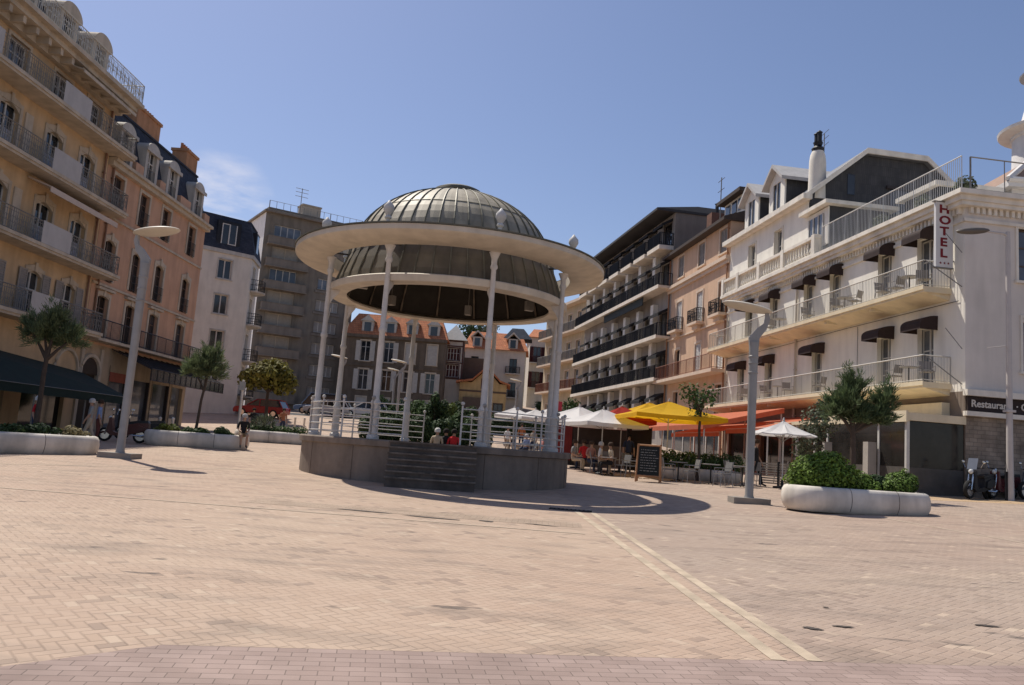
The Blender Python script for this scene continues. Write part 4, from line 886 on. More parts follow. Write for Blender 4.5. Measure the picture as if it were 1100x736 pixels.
s_ = H.mb(); s_.lathe([(.47, 15.9), (.43, 18.0), (.38, 18.4), (.30, 18.6)], (-12.3, .6, 0), 16); ch = H.part('chimney', s_, hs_, smooth=True)
s_ = H.mb(); s_.lathe([(.30, 18.58), (.34, 18.75), (.20, 18.9), (.26, 19.1)], (-12.3, .6, 0), 10)
for dx in (-.15, .15): s_.lathe([(.13, 18.9), (.13, 19.6), (.17, 19.62), (.02, 19.75)], (-12.3+dx, .6, 0), 8)
H.part('chimney_pot', s_, rail_d, ch)
s_ = H.mb(); s_.tube([(-15.2, 2.5, 18.5), (-15.2, 2.5, 21.0)], .03, 5); 
for z in (20.2, 20.6, 20.95): s_.tube([(-15.7, 2.5, z), (-14.7, 2.5, z+.1)], .02, 4)
H.part('antenna', s_, rail_g)
s_ = H.mb()
for dx in (-.2, .1, .35): s_.lathe([(.1, 19.0), (.09, 19.35), (.15, 19.4)], (-19.6+dx, 1.6, 0), 7)
H.part('chimney_pots', s_, rail_d)
# bevelled terrace room in front of the gable
s_ = H.mb(); s_.box(-11.94, -9.9, .0, 3.2, 12.41, 14.85); tr = H.part('terrace_room', s_, slw)
s_ = H.mb(); s_.box(-11.94, -9.85, -.06, -.003, 12.9, 14.8); H.part('room_wall', s_, hw_, tr)
s_ = H.mb(); s_.box(-11.7, -10.3, -.09, -.061, 13.0, 14.55); H.part('pane', s_, gl2, tr)
s_ = H.mb(); 
for x in (-11.72, -11.25, -10.75, -10.3): s_.box(x-.04, x+.04, -.13, -.091, 13.0, 14.55)
H.part('frame', s_, wfr, tr)
s_ = H.mb(); s_.box(-12.3, -9.5, -.4, 3.5, 14.851, 15.05); H.part('room_roof', s_, hs_, tr)
s_ = H.mb(); s_.box(-9.2, -6.6, 3.6, 6.5, 12.42, 15.2); tr = H.part('stair_head', s_, slw); s_ = H.mb(); s_.box(-9.5, -6.4, 3.3, 6.8, 15.2, 15.42); H.part('room_roof', s_, hs_, tr)
# terrace railing
H.railing(-9.85, .3, -.35, 12.4, 1.3, mat('white steel railing', (.62, .62, .60), .5, .05), .115, .011, None, 'bars')
H.railing(0, 12.5, -.3, 12.4, 1.3, rail_g, 1.3, .022, None, 'bars', side=0.)
# ground floor: veranda
ston = brickmat('rough stone wall', (.24, .195, .155), (.30, .25, .20), (.18, .15, .12), .31, .15, .012, 'x', var=.35)
H.front(-22.3, 0, gh, 4.95, [(-3.0, gh+.6, 4.8, 2.35), (-8.6, gh+.2, 4.6, 2.75), (-14.3, gh+.2, 5.2, 2.75), (-19.6, gh+.2, 4.0, 2.75)], mat('ground floor render', (.22, .175, .14), .9, .1, 2))
s_ = H.mb(); s_.box(-22, -.3, .21, .25, gh, 4.4); H.part('shop_window', s_, gl)
H.front(0, 13, gh, 4.15, [(4.2, gh+.4, 3.2, 2.2)], ston, side=0.); s_ = H.mb(0.); s_.box(2.6, 5.8, .15, .19, gh+.4, gh+2.6); H.part('shop_window', s_, gl)
s_ = H.mb(); s_.box(-5.6, .06, -2.3, -.01, 3.72, 4.0); s_.box(-5.7, .12, -2.38, -2.301, 3.66, 4.06); s_.box(-12, -5.7, -2.0, -.01, 3.75, 3.9); vr = H.part('veranda_roof', s_, bal)
s_ = H.mb()
for x in (-5.5, -3.55, -1.75, -.06): s_.box(x-.055, x+.055, -2.28, -2.16, gh, 3.72)
for x in (-7.2, -8.9, -10.6): s_.box(x-.05, x+.05, -1.95, -1.85, gh, 3.75)
H.part('veranda_post', s_, wfr, vr)
s_ = H.mb(); s_.box(-5.4, -.1, -2.24, -2.2, gh+1.05, 3.7); s_.box(-.09, -.05, -2.2, -.05, gh+1.05, 3.7); s_.box(-5.47, -5.43, -2.2, -.05, gh+.4, 3.7); H.part('veranda_glass', s_, mat('tinted veranda glass', (.03, .027, .024), .10, .5, .8, spec=.28), vr)
s_ = H.mb(); s_.box(-5.4, -.1, -2.25, -2.19, gh, gh+1.045); s_.box(-.1, -.04, -2.19, -.05, gh, gh+1.045); H.part('veranda_panel', s_, mat('dark veranda panel', (.09, .08, .07), .6, .2), vr)
for x in (-5.1, -1.9): s_ = H.mb(); s_.box(x-.17, x+.17, -2.7, -2.36, gh, gh+1.9); H.part('veranda_pier', s_, mat('pale pier', (.42, .38, .33), .8, .1), vr)
s_ = H.mb(); s_.box(-9, -.85, -.32, -.003, 4.0, 4.55); H.part('fascia', s_, bal)
# band with the restaurant lettering on the end wall
s_ = H.mb(0.); s_.box(.02, 13, -.10, -.003, 4.22, 4.78); sb = H.part('sign_band', s_, mat('dark brown sign band', (.028, .018, .016), .7, .1))
s_ = H.mb(0.); s_.box(-.1, 13, -.25, -.003, 4.781, 5.0); s_.box(-.1, 13, -.22, -.003, 4.05, 4.218); H.part('band_moulding', s_, hs_)
def text(body, size, material, parent, loc, rot, name='lettering', ext=.012, sx=1., bold=.012):
    cu_ = bpy.data.curves.new(name, 'FONT'); cu_.body = body; cu_.size = size; cu_.extrude = ext; cu_.offset = size*bold; cu_.resolution_u = 3
    o = bpy.data.objects.new(name, cu_); C.objects.link(o)
    bpy.context.view_layer.update()
    me = bpy.data.meshes.new_from_object(o.evaluated_get(bpy.context.evaluated_depsgraph_get())); bpy.data.objects.remove(o); bpy.data.curves.remove(cu_)
    me.materials.clear(); me.materials.append(material)
    o = bpy.data.objects.new(name, me); C.objects.link(o); o.parent = parent; o.location = loc; o.rotation_euler = rot; o.scale = (sx, 1, 1); return o
sgw = mat('pale sign lettering', (.62, .58, .52), .6, .03)
text('Restaurant  · C', .36, sgw, sb, (.115, .14, 4.39-gh), (R(90), 0, R(90)), sx=1.0, bold=.02)
# upright hotel sign
sg = empty('hotel_sign', (0, 0, 0), 0)
sg.parent = H.e; sg.location = (-.62, .14, 0)
pw = mat('sign white', (.66, .65, .63), .5, .03); rd = mat('sign maroon', (.20, .018, .025), .6, .05)
MB(None, (0, 0, -gh)).box(-.06, .06, -.92, -.22, 9.62, 12.15).build('panel', pw, sg)
fr = MB(None, (0, 0, -gh)); fr.box(-.075, .075, -1.0, -.2, 12.152, 12.19); fr.box(-.075, .075, -1.0, -.2, 9.58, 9.618); fr.tube([(0, -.22, 11.9), (0, -.0, 11.9)], .03, 5); fr.tube([(0, -.22, 9.9), (0, 0, 9.9)], .03, 5); fr.build('bracket', rail_g, sg)
for i, chh in enumerate('HOTEL'): text(chh, .45, rd, sg, (.064, -.57-(.225 if chh in 'HO' else .19), 11.73-.43*i-gh), (R(90), 0, R(90)), 'letter', bold=.03, sx=1.32)
for i in range(3):
    q = MB(); q.prismz([(.055*(1 if k % 2 == 0 else .42)*math.sin(math.pi*k/5), .055*(1 if k % 2 == 0 else .42)*math.cos(math.pi*k/5)) for k in range(10)], 0, .008)
    o = q.build('star', rd, sg, loc=(.061, -.73+.16*i, 9.78-gh)); o.rotation_euler = (R(90), 0, R(90))
for x_ in (-22.15, -12.9): drainpipe(H, x_, gh, 11.2, mat('cream drainpipe', (.52, .46, .38), .6, .1))
s_ = H.mb(); s_.tube([(-22.2, -.03, 8.35), (-15, -.035, 8.30), (-8, -.03, 8.36), (-.3, -.035, 8.33)], .012, 4); s_.tube([(-7.1, -.03, 8.3), (-7.1, -.03, 5.3)], .01, 4); H.part('cable', s_, rail_d)
# orange awnings over the pavement
org = mat('orange red awning cloth', (.60, .19, .105), .9, .08, 2, trans=.35)
for x0, x1, pr_, zt, zf in ((-14.2, -9.3, 3.2, 4.35, 3.55), (-22.4, -14.6, 3.4, 4.25, 3.4)):
    s_ = H.mb(); s_.add([(x0, -.05, zt), (x1, -.05, zt), (x1, -pr_, zf), (x0, -pr_, zf)], [(0, 1, 2, 3)]); s_.add([(x0, -pr_-.003, zf), (x1, -pr_-.003, zf), (x1, -pr_-.003, zf-.25), (x0, -pr_-.003, zf-.25)], [(0, 1, 2, 3)])
    a_ = s_.build('awning', org, H.e, nofix=True); s_ = H.mb()
    for x in (x0+.1, (x0+x1)/2, x1-.1): s_.tube([(x, -pr_+.1, gh), (x, -pr_+.1, zf-.03)], .04, 6)
    s_.tube([(x0, -pr_+.02, zf-.02), (x1, -pr_+.02, zf-.02)], .03, 5); H.part('awning_frame', s_, wfr, a_)

# ------------------------------------------------------------------ right: peach house
pr2 = mat('light peach render', (.62, .42, .285), .9, .06, 1.1, grime=.12); ptr = mat('pale peach trim', (.66, .52, .40), .85, .06, 2, grime=.1)
A_ = R(90+7.5+180); gp = gz(13.7, 52)-.2
Q = Building('peach_house', 'tall peach house with grey shutters and dark eaves, between the hotel and the balconied block', 13.77, 51.31, A_, gp, 'house')
qc = [-1.13, -5.1, -9.35]
q1 = ws('q1', w=1.25, h=1.65, trim=.14, tmat=ptr, fmat=wfr, gmat=gl2, rows=[], shutter='closed', smat=shg)
q2 = ws('q2', w=1.15, h=2.2, trim=.13, arch=.1, tmat=ptr, fmat=wfr, gmat=gl2, rows=[.6], door=True, shutter='closed', smat=mat('pale shutter', (.58, .56, .53), .7, .06))
q2d = ws('q2d', w=1.15, h=2.2, trim=.13, arch=.1, tmat=ptr, fmat=dfr, gmat=gl, rows=[.6], door=True)
q3 = ws('q3', w=1.1, h=1.9, trim=.12, tmat=ptr, fmat=dfr, gmat=gl, rows=[.6])
qf = [(15.6, 1.25, 1.65), (11.5, 1.15, 2.2), (7.8, 1.15, 2.2), (4.9, 1.1, 1.9)]
Q.front(-12.0, 0, gp, 17.5, [(c, z, a, b) for z, a, b in qf for c in qc], pr2); Q.shell(-12.0, 0, 9, gp, 17.5, pr2)
for c in qc: Q.window(q1, c, 15.6); Q.window(q2d if c > -2 else q2, c, 11.5); Q.window(q2d if c < -9 else q2, c, 7.8); Q.window(q3, c, 4.9)
s_ = Q.mb(); s_.box(-12, 0, -.3, 0, 14.95, 15.2); s_.box(-12, 0, -.15, 0, 14.7, 14.949); s_.box(-12, 0, -.1, 0, 10.9, 11.0); Q.part('string_course', s_, ptr)
s_ = Q.mb(); s_.box(-12.3, .2, -.6, 9, 17.5, 17.72); s_.hull8([(-12.3, -.6, 17.72), (.2, -.6, 17.72), (.2, 9, 17.72), (-12.3, 9, 17.72)], [(-12.3, 3, 19.0), (.2, 3, 19.0), (.2, 6, 19.0), (-12.3, 6, 19.0)]); Q.part('roof', s_, mat('dark brown roof', (.06, .045, .038), .8, .15))
s_ = Q.mb(); s_.box(-3.2, .1, .8, 4, 18.0, 19.5); dm = Q.part('attic_room', s_, hs_); s_ = Q.mb(); s_.box(-3.5, .4, .3, 4.4, 19.5, 19.75); Q.part('room_roof', s_, MATS['dark brown roof'], dm); s_ = Q.mb()
for x in (-2.9, -1.8, -.8): s_.box(x, x+.7, .74, .798, 18.5, 19.3)
Q.part('pane', s_, gl2, dm)
for c in qc:
    s_ = Q.mb(); s_.box(c-.95, c+.95, -.6, 0, 11.25, 11.42); s_.box(c-.5, c+.5, -.35, 0, 10.95, 11.25); sl_ = Q.part('balcony_slab', s_, ptr); Q.railing(c-.9, c+.9, -.56, 11.42, .95, rail_d, .13, .014, -.02, 'scroll', sl_)
s_ = Q.mb(); s_.box(-12, -.05, -1.0, 0, 7.5, 7.72); sl_ = Q.part('balcony_slab', s_, ptr); Q.railing(-11.95, -.1, -.95, 7.72, 1.0, mat('rust red railing', (.20, .085, .055), .7, .1), .16, .013, -.02, 'bars', sl_)
s_ = Q.mb(); s_.box(-11.6, -.5, -.05, -.003, gp+.25, 4.35); sh_ = Q.part('shop_window', s_, gl); s_ = Q.mb()
for x in (-11.6, -9.4, -7.2, -5.0, -2.8, -.6): s_.box(x-.06, x+.06, -.09, -.052, gp+.2, 4.4)
Q.part('shop_frame', s_, wfr, sh_)
for x in (-.25, -11.75): drainpipe(Q, x, gp, 17.4, mat('copper drainpipe', (.33, .17, .09), .5, .15))
rs = random.Random(5); fl = mat('balcony flowers', (.25, .06, .05), .8, .3, 8, island=.4); s_ = Q.mb()
for i in range(90): 
    x, y, z = -1.9+rs.gauss(0, .25), -.62+rs.gauss(0, .08), 12.0+rs.random()*1.1; s_.add([(x, y, z), (x+.1, y-.03, z+.02), (x+.05, y, z+.12)], [(0, 1, 2)])
Q.part('flowers', s_, fl)
for x, t_ in ((-4.5, 20.9), (-9.2, 21.4)):
    s_ = Q.mb(); s_.box(x-.5, x+.5, 2, 3.2, 17.8, t_-.6); ch = Q.part('chimney', s_, mat('brown brick chimney', (.17, .085, .06), .9, .2)); s_ = Q.mb(); s_.lathe([(.16, t_-.6), (.14, t_+.2), (.2, t_+.25)], (x, 2.6, 0), 8); Q.part('chimney_pots', s_, rail_d, ch)
s_ = Q.mb(); s_.tube([(-7.0, 2, 18.5), (-7.0, 2, 23)], .04, 5)
for z in (21, 22, 22.8): s_.tube([(-7.6, 2, z), (-6.4, 2, z)], .03, 4)
Q.part('antenna', s_, rail_g)

# ------------------------------------------------------------------ right: balconied block
gm_ = gz(12, 64)-.2
D = Building('balcony_block', 'long grey hotel block with dark balconies and small dark canopies on every floor', 12.3, 62.5, R(90+10+180), gm_, 'building')
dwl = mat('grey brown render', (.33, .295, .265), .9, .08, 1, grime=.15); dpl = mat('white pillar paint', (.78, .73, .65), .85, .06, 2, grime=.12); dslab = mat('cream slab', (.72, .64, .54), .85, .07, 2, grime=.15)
pil = [-3.3-3.56*i for i in range(6)]; dc = [-1.6]+[x-1.75 for x in pil]
dz = [4.55, 7.95, 11.3, 15.3, 18.6]
dw = ws('d1', w=1.9, h=2.15, trim=0, tmat=dwl, fmat=dfr, gmat=gl2, rows=[], cols=2, door=True)
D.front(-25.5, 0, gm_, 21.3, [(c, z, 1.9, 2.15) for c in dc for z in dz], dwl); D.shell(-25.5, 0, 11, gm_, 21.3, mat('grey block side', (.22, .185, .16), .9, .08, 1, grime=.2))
for z in dz:
    for c in dc: D.window(dw, c, z)
    for c in dc:
        s_ = D.mb(); s_.add([(c-1.1, -.03, z+2.35), (c+1.1, -.03, z+2.35), (c+1.1, -.9, z+1.85), (c-1.1, -.9, z+1.85)], [(0, 1, 2, 3)]); s_.add([(c-1.1, -.9, z+1.85), (c+1.1, -.9, z+1.85), (c+1.1, -.9, z+1.6), (c-1.1, -.9, z+1.6)], [(0, 1, 2, 3)]); s_.add([(c+1.1, -.03, z+2.35), (c+1.1, -.9, z+1.85), (c+1.1, -.9, z+1.6), (c+1.1, -.03, z+2.1)], [(0, 1, 2, 3)]); s_.add([(c-1.1, -.03, z+2.35), (c-1.1, -.9, z+1.85), (c-1.1, -.9, z+1.6), (c-1.1, -.03, z+2.1)], [(0, 1, 2, 3)]); s_.build('window_canopy', mat('black canopy cloth', (.02, .019, .02), .9, .1), D.e, nofix=True)
    if z > 5:
        s_ = D.mb()
        if z < 18:
            s_.box(-25.6, 0, -1.15, 0, z-.2, z-.02); s_.box(-25.6, .0, -1.19, -1.151, z-.26, z+.03)
            sl_ = D.part('balcony_slab', s_, dslab); D.railing(-25.5, -.05, -1.1, z, 1.0, rail_d, .14, .02, -.02, 'bars', sl_)
            for i, c in enumerate(dc):
                k_ = random.Random(i*7+int(z*10)); s_ = D.mb(); s_.box(c-1.25+k_.uniform(0, .3), c+.3+k_.uniform(-.2, .3), -1.07, -1.0, z+.05, z+.75+k_.uniform(0, .35)); D.part('balcony_screen', s_, mat('black balcony screen', (.045, .045, .048), .8, .15), sl_)
        else:
            for c in dc:
                s_ = D.mb(); s_.box(c-1.35, c+1.45, -1.2, 0, z-.35, z-.02); sl_ = D.part('balcony_slab', s_, dslab); D.railing(c-1.3, c+1.4, -1.15, z, 1.0, rail_d, .14, .03, -.02, 'bars', sl_)
                s_ = D.mb(); s_.box(c-1.2, c+1.3, -1.12, -1.06, z+.05, z+.88); D.part('balcony_screen', s_, MATS['black balcony screen'], sl_)
    if z < 18:
        for x in pil:
            s_ = D.mb(); s_.box(x-.33, x+.33, -.42, 0, z+.03, z+(3.1 if z < 11 else 2.95)); D.part('pillar', s_, dpl)
s_ = D.mb(); s_.box(-25.9, .1, -1.6, 11.2, 21.3, 21.5); s_.hull8([(-25.9, -1.6, 21.5), (.1, -1.6, 21.5), (.1, 11.2, 21.5), (-25.9, 11.2, 21.5)], [(-25.5, 2, 22.1), (-.3, 2, 22.1), (-.3, 9, 22.1), (-25.5, 9, 22.1)]); D.part('roof', s_, mat('dark grey roof', (.05, .048, .05), .8, .12))
s_ = D.mb(); s_.box(-15.2, -4.2, -.95, -.88, 14.35, 15.02); D.part('sign_panel', s_, mat('dark sign panel', (.03, .035, .032), .7, .15))

# cream house at the far end of the row
gc_ = gz(7, 94)-.5; ccr = mat('warm cream render', (.56, .46, .32), .9, .07, 1, grime=.15)
U = Building('cream_block', 'cream house with long balconies behind the far end of the balconied block', 8.0, 88.5, R(90+17+180), gc_, 'house')
cc_ = [-1.8, -4.8, -7.8, -10.8]; cz = [5.2, 8.9, 12.2, 15.5]
cwn = ws('c1', w=1.3, h=2.2, trim=.14, tmat=ptr, fmat=wfr, gmat=gl2, rows=[.65], door=True, curtain=(0, .7), cmat=cur)
U.front(-13, 0, gc_, 18.6, [(c, z, 1.3, 2.2) for c in cc_ for z in cz], ccr); U.shell(-13, 0, 9, gc_, 18.6, ccr)
for z in cz:
    for c in cc_: U.window(cwn, c, z)
    s_ = U.mb(); s_.box(-13, 0, -1.0, 0, z-.25, z-.05); sl_ = U.part('balcony_slab', s_, ptr); U.railing(-12.9, -.1, -.95, z-.05, 1.0, MATS['rust red railing'] if z < 10 else rail_g, .16, .025, -.02, 'bars', sl_)
s_ = U.mb(); s_.box(-13.4, .3, -.9, 9, 18.6, 18.9); U.part('roof', s_, ptr)
# white turret of the building behind the hotel
gt = gz(26, 41)-.2; tw_ = mat('white turret paint', (.66, .63, .60), .8, .06, 2, grime=.1)
tu = empty('turret_building', (27.75, 41, gt), 0, 'white building with a round corniced turret rising behind the hotel terrace', 'building')
q = MB(None, (0, 0, -gt)); q.box(-3.6, 8, -2.5, 9, gt, 16.2); q.build('wall', tw_, tu)
q = MB(None, (0, 0, -gt)); q.box(-4.0, 8.4, -2.9, 9.4, 16.2, 16.5); q.build('cornice', tw_, tu)
q = MB(None, (0, 0, -gt)); q.hull8([(-4., -2.9, 16.5), (8.4, -2.9, 16.5), (8.4, 9.4, 16.5), (-4., 9.4, 16.5)], [(-1.7, -1.4, 18.4), (4, -1.4, 18.4), (4, 6, 18.4), (-1.7, 6, 18.4)]); ro = q.build('roof', mat('brown tile roof', (.30, .20, .15), .85, .15, 4), tu)
q = MB(None, (0, 0, -gt)); q.tube([(-4., -2.9, 16.55), (-1.7, -1.4, 18.45)], .16, 6); q.tube([(-4., 9.4, 16.55), (-1.7, 6, 18.45)], .16, 6); q.tube([(-4, -2.9, 16.55), (8.4, -2.9, 16.55)], .14, 6); q.build('hip_ridge', tw_, ro)
q = MB(None, (0, 0, -gt)); q.lathe([(1.85, 18.0), (1.75, 18.3), (1.7, 20.0), (1.78, 20.05), (1.8, 20.2), (2.36, 20.32), (2.40, 20.46), (2.30, 20.5), (1.6, 20.75), (1.25, 21.2), (1.08, 21.9), (.98, 22.3)], n=28); q.build('turret_drum', tw_, tu, True)
q = MB(None, (0, 0, -gt)); q.lathe([(.92, 22.28), (.88, 23.4), (1.0, 23.5)], n=20); q.build('lantern', tw_, tu, True)
q = MB(None, (0, 0, -gt)); q.lathe([(.9, 23.48), (1.32, 23.58), (1.34, 23.66), (1.2, 23.75), (.8, 24.2), (.4, 24.5), (.08, 25.1), (0, 25.5)], n=20); q.build('lantern_roof', mat('grey lead roof', (.26, .26, .28), .6, .1), tu, True)

# ------------------------------------------------------------------ plants
def leafmat(name, col, isl=.45): return mat(name, col, .7, .25, 1.5, island=isl, trans=.25)
lf_tam = leafmat('tamarisk foliage', (.075, .12, .055)); lf_dk = leafmat('dark bush leaves', (.035, .065, .022)); lf_br = leafmat('bright bush leaves', (.13, .20, .03), .6); lf_yl = leafmat('yellowish leaves', (.17, .155, .03)); lf_ol = leafmat('olive leaves', (.10, .115, .07)); lf_md = leafmat('mid green leaves', (.06, .10, .03))
bark = mat('tree bark', (.075, .055, .042), .9, .2, 6, bump=.4)
def leaves(m, blobs, n, sz, rs, shape='leaf', up=0., shell=.35):
    """leaf sized faces spread through ellipsoid clumps (cx, cy, cz, rx, ry, rz)"""
    tot = sum(b[3]*b[4]*b[5] for b in blobs)
    for b in blobs:
        k = int(n*b[3]*b[4]*b[5]/tot)
        for _ in range(k):
            while True:
                d = Vector((rs.uniform(-1, 1), rs.uniform(-1, 1), rs.uniform(-1, 1)))
                if .05 < d.length <= 1: break
            rr = rs.random()**shell; d.normalize()
            p = Vector((b[0]+d.x*b[3]*rr, b[1]+d.y*b[4]*rr, b[2]+d.z*b[5]*rr))
            o = Vector((d.x/b[3], d.y/b[4], d.z/b[5])).normalized()
            ax = (o+Vector((rs.gauss(0, .5), rs.gauss(0, .5), rs.gauss(0, .5)+up))).normalized()
            sd = ax.cross(Vector((rs.gauss(0, 1), rs.gauss(0, 1), rs.gauss(0, 1)))).normalized()
            s_ = sz*rs.uniform(.6, 1.4)
            if shape == 'needle':
                a = p+ax*s_*1.0; sd = sd*s_*.085; c2 = p+ax*s_*.5+Vector((0, 0, -s_*.03))
                m.add([tuple(p-sd*.5), tuple(p+sd*.5), tuple(c2+sd), tuple(a), tuple(c2-sd)], [(0, 1, 2, 3, 4)])
            else:
                t = ax.cross(sd); 
                a = p+sd*s_*.55; c2 = p-sd*s_*.55; m.add([tuple(p+t*s_*.28+ax*s_*.08), tuple(a), tuple(p-t*s_*.28+ax*s_*.08), tuple(c2)], [(0, 1, 2, 3)])
def tree(name, label, x, y, h_trunk, blobs, n, sz, lm, r=.11, lean=(0, 0), shape='needle', up=.5, group=None, seed=1, z=None):
    rs = random.Random(seed); z = gz(x, y) if z is None else z
    t = empty(name, (x, y, z), 0, label, 'tree', group)
    m = MB(); top_ = Vector((lean[0], lean[1], h_trunk))
    m.tube([(0, 0, -.05), (lean[0]*.3+.03, lean[1]*.3, h_trunk*.4), (lean[0]*.7-.02, lean[1]*.7, h_trunk*.75), tuple(top_)], [r*1.25, r, r*.9, r*.8], 8)
    for b in blobs:
        c = Vector(b[:3]); md = (top_+c)/2+Vector((rs.gauss(0, .08), rs.gauss(0, .08), -.05)); m.tube([tuple(top_-Vector((0, 0, .1))), tuple(md), tuple(c)], [r*.7, r*.45, r*.15], 6)
        for _ in range(4):
            e = c+Vector((rs.uniform(-.7, .7)*b[3], rs.uniform(-.7, .7)*b[4], rs.uniform(-.4, .7)*b[5])); m.tube([tuple(md), tuple((md+e)/2+Vector((0, 0, .05))), tuple(e)], [r*.4, r*.25, r*.08], 5)
    m.build('trunk', bark, t, True)
    m = MB(); leaves(m, blobs, n, sz, rs, shape, up); m.build('crown', lm, t, nofix=True); return t
def bush(name, label, x, y, z, blobs, n, sz, lm, cat='bush', group=None, seed=2, shape='leaf', up=.3):
    rs = random.Random(seed); t = empty(name, (x, y, z), 0, label, cat, group)
    m = MB(); 
    for b in blobs[:6]:
        for _ in range(3): m.tube([(b[0]*.6, b[1]*.6, 0), (b[0]+rs.gauss(0, .1), b[1]+rs.gauss(0, .1), b[2]+b[5]*.4)], [.02, .008], 4)
    m.build('stem', bark, t); m = MB(); leaves(m, blobs, n, sz, rs, shape, up, .3); m.build('leaves', lm, t, nofix=True); return t
def spread(rs, w, h, n, rz, base=0.):
    out = []
    for i in range(n):
        a = rs.uniform(0, 6.28); k = rs.random()**.5; s_ = rs.uniform(.28, .5)
        out.append((math.cos(a)*k*w*.62, math.sin(a)*k*w*.62, base+rs.uniform(.15, .95)*h*(1-.45*k), s_*w*.8, s_*w*.8, s_*rz))
    return out
# tamarisks: a short trunk, limbs, and many upright plumes of fine needles
def plume_tree(label, x, y, ht, r, lobes, n_pl, per, lm, seed, lean=.05):
    rs = random.Random(seed); t = empty('tamarisk_tree', (x, y, gz(x, y)), 0, label, 'tree', 'tamarisk trees')
    tr = MB(); tr.tube([(0, 0, -.05), (lean*.4, .02, ht*.45), (lean*.7, -.02, ht*.8), (lean, 0, ht)], [r*1.3, r, r*.9, r*.85], 8); m = MB()
    for cx, cy, cz, rad, hh in lobes:
        tr.tube([(lean, 0, ht-.12), ((lean+cx)/2, cy/2, (ht+cz)/2-.1), (cx, cy, cz-hh*.3)], [r*.8, r*.55, r*.35], 6)
        for i in range(int(n_pl*rad*rad)):
            a = rs.uniform(0, 6.283); e = rs.uniform(-.5, 1.5); ln = rad*rs.uniform(.6, 1.1)*(1.3 if e > .8 and rs.random() < .3 else 1)
            d = Vector((math.cos(a)*math.cos(e), math.sin(a)*math.cos(e), math.sin(e)*hh/rad+.10)); b0 = Vector((cx, cy, cz-hh*.25)); b1 = b0+d*ln
            if i % 5 == 0: tr.tube([tuple(b0), tuple(b0+d*ln*.5), tuple(b0+d*ln*.8)], [r*.22, r*.14, .006], 4)
            for k in range(per):
                q = rs.random()**.62; p = b0+(b1-b0)*q+Vector((rs.gauss(0, .045), rs.gauss(0, .045), rs.gauss(0, .04)))
                ax = (d.normalized()*.8+Vector((rs.gauss(0, .45), rs.gauss(0, .45), rs.gauss(.45, .35)))).normalized(); sd = ax.cross(Vector((rs.gauss(0, 1), rs.gauss(0, 1), rs.gauss(0, 1)))).normalized()*rs.uniform(.008, .014)
                L_ = rs.uniform(.12, .26); m.add([tuple(p-sd*.6), tuple(p+sd*.6), tuple(p+ax*L_*.6+sd), tuple(p+ax*L_), tuple(p+ax*L_*.6-sd)], [(0, 1, 2, 3, 4)])
    tr.build('trunk', bark, t, True); m.build('crown', lm, t, nofix=True); return t
lf_t2 = mat('grey green tamarisk plumes', (.135, .17, .08), .75, .25, 1.2, island=.4, trans=.3)
plume_tree('feathery tamarisk tree behind the front left planter, before the yellow apartment house', -15.75, 27.4, 2.95, .085, [(-.1, 0, 3.75, .85, .8), (.65, .1, 3.65, .62, .55), (-.6, .1, 3.85, .5, .5), (.2, 0, 4.2, .55, .6)], 95, 62, lf_t2, 4)
plume_tree('small round tamarisk tree growing in the planter before the white corner house', -12.6, 33.1, 2.35, .06, [(.2, 0, 3.2, .85, .8), (-.25, 0, 3.15, .6, .6), (.35, 0, 3.6, .55, .6)], 100, 62, lf_t2, 5, .2)
plume_tree('dark feathery tamarisk tree before the hotel veranda', 11.2, 26.1, 2.2, .10, [(-.15, 0, 2.95, .84, .8), (-.5, .1, 2.85, .6, .55), (.0, 0, 3.5, .5, .68), (.9, .1, 2.95, .58, .6), (1.0, 0, 3.35, .38, .5), (.75, 0, 2.6, .5, .4), (.2, 0, 2.6, .6, .4)], 95, 66, mat('deep tamarisk plumes', (.10, .14, .062), .75, .25, 1.2, island=.4, trans=.3), 6, -.05)
tree('olive_tree', 'airy thin leaved olive tree beside the dark tamarisk, before the hotel', 11.75, 30.4, 1.9, [(0, 0, 2.5, .75, .6, .7), (-.3, 0, 1.9, .7, .6, .55), (.3, .2, 3.0, .5, .5, .5), (-.5, 0, 1.35, .6, .5, .4)], 1500, .12, lf_ol, .05, (.1, 0), 'leaf', .3, seed=7)
tree('slim_tree', 'slim young tree with a thin crown rising through the yellow parasols', 7.6, 32.0, 2.75, [(0, 0, 3.2, .75, .6, .4), (-.4, .1, 3.5, .5, .45, .4), (.35, .1, 3.55, .45, .45, .35), (-.05, 0, 2.75, .45, .4, .3)], 420, .15, lf_md, .06, (.05, 0), 'leaf', .3, seed=8)
tree('yellowing_tree', 'low tree with yellowing leaves before the grey apartment block', -18.2, 61.5, 2.4, [(0, 0, 3.6, 1.9, 1.6, 1.1), (-1.2, 0, 3.2, 1.2, 1.1, .9), (1.1, .2, 3.0, 1.1, 1.0, .9), (.2, 0, 4.3, 1.1, 1.0, .6)], 2600, .34, lf_yl, .13, (0, 0), 'leaf', .2, seed=10)

